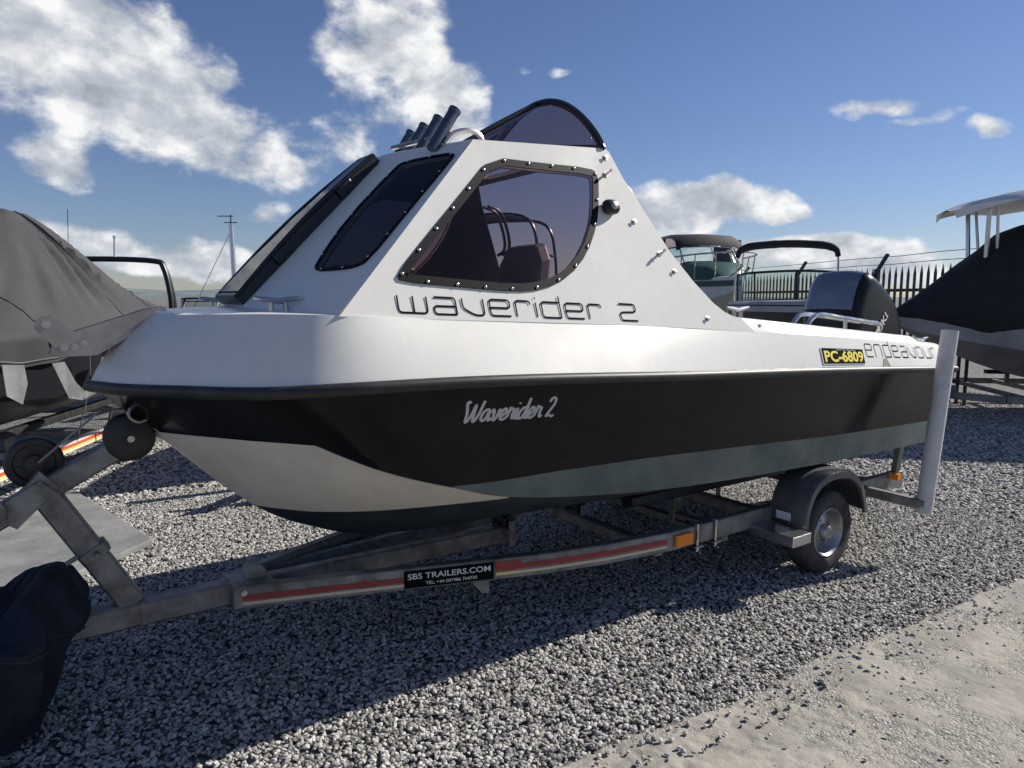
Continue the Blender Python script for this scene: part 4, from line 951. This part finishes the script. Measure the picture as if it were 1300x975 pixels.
def simple_boat(name, loc, d, L_, B, zk, zg0, zg1, hull_m, deck_m, label, cat='boat', group=None):
    X = frame_of((loc[0], loc[1], 0), d); b = thing(name, (loc[0], loc[1], 0), label, cat, group)
    H = hull_rows(L_, B, zk, zg0, zg1); mb = MB(X); rows = []
    for x, k, yc, zc, hb, zg in H: rows.append([(x, -hb, zg), (x, -(hb+yc)/2-.01*0, (zg+zc)/2), (x, -yc, zc), (x, 0, k), (x, yc, zc), (x, (hb+yc)/2, (zg+zc)/2), (x, hb, zg)])
    mb.grid(rows); mb.add(rows[-1], [tuple(range(7))]); mb.build('hull', hull_m, b, smooth=35)
    mb = MB(X); mb.grid([[(x, -hb, zg+.002), (x, -hb*.93, zg+.05), (x, -hb*.8, zg+.06), (x, 0, zg+.075), (x, hb*.8, zg+.06), (x, hb*.93, zg+.05), (x, hb, zg+.002)] for x, k, yc, zc, hb, zg in H]); mb.build('deck', deck_m, b, smooth=40)
    return b, X, H
def simple_trailer(loc, d, L_, B, zk, label, stripe=False, ztop=None):
    X = frame_of((loc[0], loc[1], 0), d); t = thing('boat_trailer', (loc[0], loc[1], 0), label, 'trailer', None); z = zk-.12
    for s in (-1, 1):
        mb = MB(X); mb.beam((-.2,.10*s,z),(1.0,B*.42*s,z), .05, .09); mb.beam((1.0,B*.42*s,z),(L_*.95,B*.42*s,z), .05, .09); mb.build('frame_rail', 'galv', t)
        c = Vector((L_*.6, B*.42*s+.14*s, .27)); mb = MB(X); mb.revolve(c, (0,s,0), [(.14,-.06),(.21,-.08),(.26,-.06),(.27,0),(.26,.06),(.21,.08),(.14,.06)], 28); w = mb.build('wheel', 'tyre', t, smooth=40)
        mb = MB(X); mb.revolve(c, (0,s,0), [(.145,-.04),(.145,.05),(.12,.03),(.05,.03),(0,.05)], 20); mb.build('rim', 'rim', w, smooth=40)
        mb = MB(X); P = [catmull([(-.36,0,.30),(-.3,0,.52),(0,0,.62),(.3,0,.52),(.36,0,.30)], i/3) for i in range(13)]
        mb.grid([[c + Vector((p.x, -.11, p.z-.27)), c + Vector((p.x, .11, p.z-.27))] for p in P]); mb.build('mudguard', 'guard', t, smooth=40)
        mb = MB(X); mb.beam((1.6,B*.26*s,zk+.06),(L_*.9,B*.26*s,zk+.06), .09, .06); mb.build('bunk', 'rubber', t)
        for x in (1.9, L_*.8): mb = MB(X); mb.beam((x,B*.26*s,z),(x,B*.26*s,zk+.06), .05, .05); mb.build('bunk_post', 'galv', t)
    for x in (1.3, 1.9, L_*.8): mb = MB(X); mb.beam((x,-B*.42,z),(x,B*.42,z), .05, .06); mb.build('cross_member', 'galv', t)
    mb = MB(X); mb.beam((L_*.6,-B*.42-.1,.27),(L_*.6,B*.42+.1,.27), .06, .06); mb.build('axle', 'galv', t)
    mb = MB(X); mb.beam((-1.1,0,z),(.9,0,z), .08, .09); mb.build('drawbar', 'galv', t)
    mb = MB(X); mb.beam((-.3,0,z),(-.42,0,zk+.5), .07, .08, (1,0,0)); mb.build('winch_post', 'galv', t)
    mb = MB(X); mb.tube([(-1.0,.07,0.05),(-1.0,.07,z+.12)], .025, 10); mb.revolve((-1.0,.04,.075), (0,1,0), [(0,0),(.075,0),(.075,.06),(0,.06)], 16); mb.build('jockey_wheel', 'steel_dull', t, smooth=40)
    return t, X

# ---- neighbour on the left under a grey canvas cover
d2 = (.47, .883); o2 = Vector((-3.69, 5.06, 0)) - Vector((.47,.883,0))*3.1
cb, X2, H2 = simple_boat('covered_boat', o2, d2, 5.4, 1.85, .46, 1.22, 1.38, 'hull_dark', 'hull_grey', 'dark hulled boat under a tented grey canvas cover with roll bar showing')
def prof2(x):   # ridge height along the boat
    P = [(0,1.30),(.6,1.42),(1.5,1.78),(2.5,2.26),(2.95,2.40),(3.35,2.39),(3.75,2.20),(4.3,1.84),(5.0,1.52),(5.45,1.44)]
    for (a, b), (c, e) in zip(P, P[1:]):
        if x <= c: return b + (e-b)*(x-a)/(c-a)
    return P[-1][1]
mb = MB(X2); rows = []
for i in range(181):
    x = .0 + 5.45*i/180; j = min(int(x/5.4*26), 25); f = x/5.4*26 - j; f = min(f, 1)
    hb = H2[j][4]*(1-f) + H2[j+1][4]*f; zg = H2[j][5]*(1-f)+H2[j+1][5]*f; hb += .03; zr = prof2(x); row = []
    for k in range(-30, 31):
        u = k/30; a = abs(u)
        if a < .78:
            w = a/.78; y = hb*w**.92; z = zr + (zg+.05-zr)*(w**1.05)
            fa = math.atan2((x-3.15)*.75, w+.12); q1 = noise.noise(Vector((fa*4.2, math.copysign(1, u)*2, w*.35))); q2_ = noise.noise(Vector((fa*9.5, math.copysign(1,u)*3, w*.5))); fo = ((.5-abs(q1))*.16 + (.5-abs(q2_))*.07 - .05)*math.sin(min(1, w*1.05+.04)*math.pi)
            z += fo*.75; y += fo*.6
        else:
            w = (a-.78)/.22; y = hb + .012 - .05*w; drop = .16 + .10*abs(math.sin(x*2.4+.4)) + .03*noise.noise(Vector((x*3, 2, 1))); z = zg + .05 - drop*w; y += .02*math.sin(x*14)*w
        row.append((x, math.copysign(y, u) if u else 0, z))
    rows.append(row)
mb.grid(rows); mb.add(rows[0], [tuple(range(61))]); mb.add(rows[-1], [tuple(range(61))]); cv2 = mb.build('canvas_cover', 'grey_cover', cb, smooth=60)
for i in (62, 104, 140): mb = MB(X2); mb.tube([Vector(p) + Vector((0, math.copysign(.003, p[1]), .003)) for p in rows[i][7:-7]], .0035, 5); mb.build('seam', 'grey_cover', cv2)
for k in (1, 59): mb = MB(X2); mb.tube([Vector(r[k]) + Vector((0, math.copysign(.006, r[k][1]), 0)) for r in rows], .007, 5); mb.build('hem_rope', 'rope', cv2)
for x in (2.3, 2.9, 3.5, 4.2):
    mb = MB(X2); mb.tube([(x,-.96,1.12),(x+.03,-.93,.85),(x,-.80,.36)], .006, 5); mb.build('tie_rope', 'rope', cb)
# pale straps hanging from the cover on the near side
def flap2(pts):
    mb = MB(X2); n = len(pts); mb.add([Vector(p) + Vector((0, .02*noise.noise(Vector((p[0]*9, p[2]*9, 1))), 0)) for p in pts], [tuple(range(n))]); o = mb.build('loose_flap', 'light_cover', cb); sm = o.modifiers.new('thick', 'SOLIDIFY'); sm.thickness = .005
flap2([(1.62,-.99,1.10),(1.78,-1.0,1.10),(1.92,-.995,.92),(2.10,-.995,.82),(2.04,-.985,.76),(1.86,-.98,.80)])
flap2([(2.10,-.997,.825),(2.26,-1.0,.88),(2.42,-1.0,1.08),(2.60,-1.0,1.08),(2.50,-.99,.86),(2.30,-.985,.78),(2.05,-.99,.762)])
flap2([(1.10,-.93,1.14),(1.30,-.96,1.12),(1.34,-.96,.98),(1.26,-.95,.84),(1.12,-.93,.92)])
mb = MB(X2)
hp = [(4.75,-.80,1.35),(4.80,-.78,1.62),(4.85,-.70,1.95),(4.86,-.58,2.03),(4.86,0,2.05),(4.86,.58,2.03),(4.85,.70,1.95),(4.80,.78,1.62),(4.75,.80,1.35)]
for off in (0, .12): mb.tube([p + Vector((off*(2.2-p.z)*1.1,0,0)) for p in smooth_path(hp, 5)], .032, 10)
rb = mb.build('roll_bar', 'plastic_black', cb, smooth=40)
mb = MB(X2); mb.tube([(4.86,.35,2.06),(4.86,.35,2.22)], .012, 6); mb.tube([(4.86,.35,2.22),(4.86,.33,2.62)], .004, 5); mb.build('aerial', 'plastic_black', rb)
mb = MB(X2); mb.tube([(4.86,-.15,2.06),(4.87,-.16,2.30)], .011, 8); mb.revolve((4.87,-.16,2.29), (0,0,1), [(0,0),(.016,0),(.016,.03),(0,.035)], 10); mb.build('mast_light', 'alu', rb)
t2, _ = simple_trailer(o2, d2, 5.4, 1.85, .46, 'galvanised trailer with orange striped rail under the grey covered boat')
def side_tape(name, mat, x0, x1, h0, h1, l):
    mb = MB(X2); z = .34; mb.add([(x0,-1.85*.42-.025-l,z+h0),(x1,-1.85*.42-.025-l,z+h0),(x1,-1.85*.42-.025-l,z+h1),(x0,-1.85*.42-.025-l,z+h1)], [(0,1,2,3)]); mb.build(name, mat, t2, fix=False)
side_tape('white_tape', 'print_white', 1.0, 3.02, -.04, .04, .003); side_tape('red_tape', 'red_bright', 1.0, 2.98, -.006, .022, .005); side_tape('yellow_tape', 'yellow_tape', 1.0, 2.9, -.03, -.006, .005)

# ---- boat on the starboard side, seen through the cabin window
d6 = (.8, .6); o6 = (-1.35, 3.0)
b6, X6, H6 = simple_boat('open_boat', o6, d6, 5.2, 1.9, .46, 1.42, 1.36, 'hull_grey', 'hull_white', 'grey open boat with dark hooped canopy behind the cabin windows')
mb = MB(X6)
for x in (3.9, 4.8): mb.tube(smooth_path([(x,-.72,1.40),(x,-.70,2.2),(x,-.55,2.66),(x,0,2.74),(x,.55,2.66),(x,.70,2.2),(x,.72,1.40)], 6), .022, 8)
for y in (-.70, 0, .70): mb.tube([(3.9,y,2.2 if y else 2.74),(4.8,y,2.2 if y else 2.74)], .018, 8)
hp6 = mb.build('canopy_frame', 'plastic_black', b6, smooth=40)
mb = MB(X6); mb.grid([[(x,-.58,2.66),(x,-.3,2.74),(x,0,2.76),(x,.3,2.74),(x,.58,2.66)] for x in (3.85, 4.4, 4.85)]); mb.build('canopy', 'cover_black', b6, smooth=40)
mb = MB(X6); rr = smooth_path([(1.6,-.74,1.42),(1.4,-.70,1.78),(.5,-.42,1.86),(.12,0,1.88),(.5,.42,1.86),(1.4,.70,1.78),(1.6,.74,1.42)], 6); mb.tube(rr, .014, 8)
for y in (-.52,.52): mb.tube([(.8,y,1.44),(.75,y,1.84)], .012, 8)
mb.build('pulpit_rail', 'steel', b6, smooth=40)
mb = MB(X6); P = [catmull([(3.0,-.74,1.85),(2.5,-.5,1.86),(2.35,0,1.88),(2.5,.5,1.86),(3.0,.74,1.85)], i/4) for i in range(17)]; mb.grid([[p + Vector((-.3,0,-.42)), p] for p in P]); mb.build('windscreen', 'clear', b6, smooth=50)
simple_trailer(o6, d6, 5.2, 1.9, .46, 'galvanised trailer under the grey open boat behind')

# ---- dark boat with a black bimini, bow to the camera
VF = Vector((math.sin(ALPHA), math.cos(ALPHA), 0)); VR = Vector((math.cos(ALPHA), -math.sin(ALPHA), 0)); CO = Vector((-3.67, -3.12, 0))
o3 = CO + VR*4.0 + VF*9.3; d3 = (VF + VR*.25).normalized()
b3, X3, H3 = simple_boat('bimini_boat', o3, d3, 5.0, 2.0, .52, 1.50, 1.46, 'hull_dark', 'hull_grey', 'dark hulled bowrider with a rolled black bimini on a bright frame')
mb = MB(X3); P = [catmull([(2.9,-.85,1.98),(2.35,-.62,2.0),(2.2,0,2.02),(2.35,.62,2.0),(2.9,.85,1.98)], i/5) for i in range(21)]
Q = [p + Vector((-.22,0,-.46)) for p in P]; mb.grid([Q, P]); w3 = mb.build('windscreen', 'clear', b3, smooth=60)
mb = MB(X3); mb.tube(P, .02, 8); mb.tube(Q, .02, 8)
for i in (0, 5, 10, 15, 20): mb.tube([P[i], Q[i]], .016, 6)
mb.build('screen_frame', 'plastic_black', w3, smooth=40)
mb = MB(X3); hb = [(3.6,-.86,1.5),(3.45,-.84,2.2),(3.42,-.78,2.42),(3.40,-.55,2.50),(3.40,0,2.53),(3.40,.55,2.50),(3.42,.78,2.42),(3.45,.84,2.2),(3.6,.86,1.5)]; mb.tube(smooth_path(hb, 5), .018, 8); f3 = mb.build('bimini_frame', 'alu', b3, smooth=40)
mb = MB(X3); P = smooth_path([(3.43,-.83,2.30),(3.42,-.79,2.42),(3.40,-.62,2.49),(3.40,-.3,2.52),(3.40,0,2.53),(3.40,.3,2.52),(3.40,.62,2.49),(3.42,.79,2.42),(3.43,.83,2.30)], 4); mb.tube(P, [.04 + .028*min(1, min(i, 32-i)/7) + .008*noise.noise(Vector((i*.6, 0, 0))) for i in range(33)], 10); mb.build('bimini_roll', 'cover_black', f3, smooth=50)
mb = MB(X3); mb.grid([[(x, -hb_*1.01, zg-.02), (x, -hb_*1.02, zg-.10)] for x, k, yc, zc, hb_, zg in H3]); mb.grid([[(x, hb_*1.01, zg-.02), (x, hb_*1.02, zg-.10)] for x, k, yc, zc, hb_, zg in H3]); mb.build('gunwale_band', 'hull_grey', b3, smooth=40)
simple_trailer(o3, d3, 5.0, 2.0, .52, 'galvanised trailer under the bimini boat')

# ---- cabin cruiser with green trim, farther off
d4 = (-VR*.25 + VF*.97).normalized(); o4 = CO + VR*5.15 + VF*16.0
b4, X4, H4 = simple_boat('cabin_cruiser', o4, d4, 6.4, 2.4, .85, 2.02, 1.90, 'hull_white', 'hull_white', 'white cabin cruiser with dark green trim and black canopy by the fence')
mb = MB(X4); mb.grid([[(x, s_*hb_*1.012, zg-.03), (x, s_*hb_*1.01, zg-.16)] for x, k, yc, zc, hb_, zg in H4 for s_ in (1,)]); mb.build('green_band', 'green', b4, smooth=40)
X4s = X4 @ Matrix.Diagonal((.62, 1, 1, 1))
mb = MB(X4s); rows = []
for x, w, z in ((.75,.25,2.06),(1.2,.55,2.30),(1.7,.72,2.42),(2.4,.82,2.46)): rows.append([(x,-w,2.0),(x,-w*.94,z-.05),(x,-w*.7,z),(x,0,z+.02),(x,w*.7,z),(x,w*.94,z-.05),(x,w,2.0)])
mb.grid(rows); mb.build('coachroof', 'green', b4, smooth=40)
mb = MB(X4s); P = [catmull([(3.4,-.86,2.78),(2.6,-.74,2.80),(2.3,0,2.82),(2.6,.74,2.80),(3.4,.86,2.78)], i/4) for i in range(17)]; Q = [p + Vector((-.42,0,-.36)) for p in P]; mb.grid([Q, P]); w4 = mb.build('windscreen', 'clear', b4, smooth=50)
mb = MB(X4s); mb.tube(P, .022, 6)
for i in (0,4,8,12,16): mb.tube([P[i], Q[i]], .02, 6)
mb.build('screen_frame', 'alu', w4)
mb = MB(X4s); rows = []
for x, z in ((2.32,2.80),(2.45,3.02),(2.7,3.10),(3.4,3.14),(4.6,3.12)): rows.append([(x,-.9,z-.10),(x,-.7,z),(x,0,z+.03),(x,.7,z),(x,.9,z-.10)])
mb.grid(rows); cn4 = mb.build('canopy_top', 'cover_black', b4, smooth=50)
for s in (-1, 1):
    mb = MB(X4s); mb.add([(2.45,.88*s,2.80),(2.5,.90*s,3.0),(3.2,.90*s,3.03),(3.2,.90*s,2.80)], [(0,1,2,3)]); mb.build('canopy_pane', 'tint', cn4)
    mb = MB(X4s); mb.add([(3.2,.905*s,2.3),(3.2,.905*s,3.04),(4.6,.905*s,3.02),(4.6,.905*s,2.0)], [(0,1,2,3)]); mb.build('canopy_side', 'cover_black', cn4)
mb = MB(X4s); P = smooth_path([(2.6,-.98,2.55),(1.2,-.80,2.58),(.35,-.42,2.60),(.0,0,2.60),(.35,.42,2.60),(1.2,.80,2.58),(2.6,.98,2.55)], 5); mb.tube(P, .02, 8); mb.tube([(.12,0,2.0),(0,0,2.6)], .016, 6)
for s in (-1,1):
    for x, y in ((.5,.5),(1.2,.78),(1.9,.9)): mb.tube([(x+.12,y*s*.95,2.03),(x,y*s,2.59)], .016, 6)
mb.build('bow_rail', 'steel', b4, smooth=40)
simple_trailer(o4, d4, 6.4, 2.4, .85, 'tall galvanised trailer under the cabin cruiser')

# ---- big boat on the right under a near-black cover with a hardtop
d5 = (VR - VF*.15).normalized(); o5 = CO + VR*5.33 + VF*10.0
b5, X5, H5 = simple_boat('hardtop_boat', o5, d5, 7.2, 2.7, .45, 1.36, 1.55, 'hull_grey', 'hull_grey', 'large grey boat under a near-black canvas cover with pale hardtop above')
mb = MB(X5); rows = []
def prof5(x):
    P = [(-.06,1.36),(.3,1.62),(.7,1.95),(1.1,2.26),(1.3,2.46),(1.6,2.58),(2.2,2.64),(4.0,2.6),(5.5,2.2),(7.3,1.75)]
    for (a, b), (c, e) in zip(P, P[1:]):
        if x <= c: return b + (e-b)*(x-a)/(c-a)
    return P[-1][1]
for i in range(81):
    x = -.06 + 7.3*i/80; j = max(0, min(int(x/7.2*26), 25)); f = max(0, min(1, x/7.2*26-j)); hb = H5[j][4]*(1-f)+H5[j+1][4]*f + .03; zg = H5[j][5]*(1-f)+H5[j+1][5]*f; zr = prof5(x); row = []
    for k in range(-24, 25):
        u = k/24; a = abs(u)
        if a < .7:
            w = a/.7; y = hb*w**.8; z = zr + (zg+.04-zr)*w**2.0 + .03*noise.noise(Vector((x*2.5, w*2, u)))*math.sin(w*math.pi)
        else: w = (a-.7)/.3; y = hb + .01 - .10*w; z = zg + .04 - (.30+.04*math.sin(x*3))*w*min(1, .5+x*.5)
        row.append((x, math.copysign(y, u) if u else 0, z))
    rows.append(row)
mb.grid(rows); mb.add(rows[0], [tuple(range(49))]); mb.add(rows[-1], [tuple(range(49))]); mb.build('canvas_cover', 'cover_black', b5, smooth=60)
mb = MB(X5); rows = []
for i in range(21):
    t = i/20; x = .62 + 3.6*t; w = .95*min(1, (t*6+.06))**.4; top = 2.78 + .36*min(1, t*2.2)**.65
    rows.append([(x,-w,top-.26*min(1, t*3+.1)+.0),(x,-w*1.0,top-.14),(x,-w*.8,top-.03),(x,0,top),(x,w*.8,top-.03),(x,w,top-.14),(x,w,top-.26*min(1, t*3+.1)),(x,w*.6,top-.22*min(1,t*4)-.02),(x,-w*.6,top-.22*min(1,t*4)-.02),(x,-w,top-.26*min(1, t*3+.1))])
mb.grid(rows); mb.add(rows[0][:-1], [tuple(range(9))]); mb.add(rows[-1][:-1], [tuple(range(9))]); ht = mb.build('hardtop', 'hull_white', b5, smooth=40)
mb = MB(X5)
for x in (1.02, 2.4, 3.6):
    for s in (-1,1): mb.tube([(x+.04,.22*s,1.7),(x,.30*s,2.82)], .03, 8); mb.tube([(x+.20,.22*s,1.7),(x+.10,.30*s,2.82)], .02, 8)
mb.build('hardtop_legs', 'alu', b5, smooth=40)
mb = MB(X5); mb.tube([(1.72,-.2,3.05),(1.72,-.2,3.55)], .006, 6); mb.tube([(1.72,-.2,3.05),(1.72,-.2,3.14)], .016, 6); mb.build('aerial', 'plastic_black', ht)
mb = MB(X5); mb.tube([(1.50,-.3,3.03),(1.48,-.3,3.22)], .018, 8); mb.revolve((1.48,-.3,3.20), (0,0,1), [(0,0),(.035,0),(.035,.06),(0,.07)], 10); mb.build('mast_light', 'alu', ht)
simple_trailer(o5, d5, 7.2, 2.7, .45, 'long galvanised trailer under the near-black covered boat')

# ---- small runabout beyond the foredeck, only its screen shows
o8 = CO + VF*10.4 - VR*5.25; d8 = VF
b8, X8, H8 = simple_boat('runabout_boat', o8, d8, 4.2, 1.7, .5, 1.26, 1.2, 'hull_dark', 'hull_grey', 'small dark runabout with low curved windscreen beyond the foredeck')
mb = MB(X8); P = [catmull([(2.2,-.52,1.54),(1.75,-.36,1.575),(1.65,0,1.585),(1.75,.36,1.575),(2.2,.52,1.54)], i/4) for i in range(17)]; Q = [p + Vector((-.22,0,-.29)) for p in P]; mb.grid([Q, P]); w8 = mb.build('windscreen', 'clear', b8, smooth=50)
mb = MB(X8); mb.tube(P, .018, 6); mb.tube([p + Vector((-.03,0,-.05)) for p in P], .010, 6)
for i in (0, 5, 11, 16): mb.tube([P[i], Q[i]], .014, 6)
mb.build('screen_frame', 'plastic_black', w8, smooth=40)
simple_trailer(o8, d8, 4.2, 1.7, .5, 'low galvanised trailer under the small dark runabout')

# ---- small sailing boat mast behind the foredeck
o7 = CO + VF*15.0 - VR*5.8
mt = thing('sailing_dinghy', (o7.x, o7.y, 0), 'small white sailing boat with bare silver mast in the distance', 'sailing boat')
X7 = frame_of(o7 - VR*1.5 , VR)
H7 = hull_rows(4.2, 1.6, .35, .95, .9); mb = MB(X7); mb.grid([[(x,-hb,zg),(x,-yc,zc),(x,0,k),(x,yc,zc),(x,hb,zg)] for x,k,yc,zc,hb,zg in H7]); mb.grid([[(x,-hb,zg+.002),(x,0,zg+.06),(x,hb,zg+.002)] for x,k,yc,zc,hb,zg in H7]); mb.build('hull', 'hull_white', mt, smooth=40)
for x in (1.2, 2.8): mb = MB(X7); mb.prism([(x-.06,-.5,0),(x-.06,.5,0),(x-.06,.45,.50),(x-.06,0,.42),(x-.06,-.45,.50)], (.12,0,0)); mb.build('cradle', 'galv', mt)
mb = MB(X7); mb.tube([(1.5,0,.95),(1.47,0,3.12)], .05, 10); ms = mb.build('mast', 'alu', mt, smooth=40)
mb = MB(X7); mb.tube([(1.47,0,3.12),(1.47,0,3.30)], .012, 6); mb.tube([(1.2,0,3.27),(1.52,0,3.27)], .010, 6); mb.tube([(1.33,0,3.14),(1.6,0,3.14)], .010, 6); mb.build('wind_vane', 'plastic_black', ms)
mb = MB(X7); mb.tube([(1.48,0,3.0),(.4,0,1.0)], .006, 5); mb.tube([(1.48,0,2.2),(2.1,.5,.95)], .006, 5); mb.build('stay', 'plastic_black', ms)
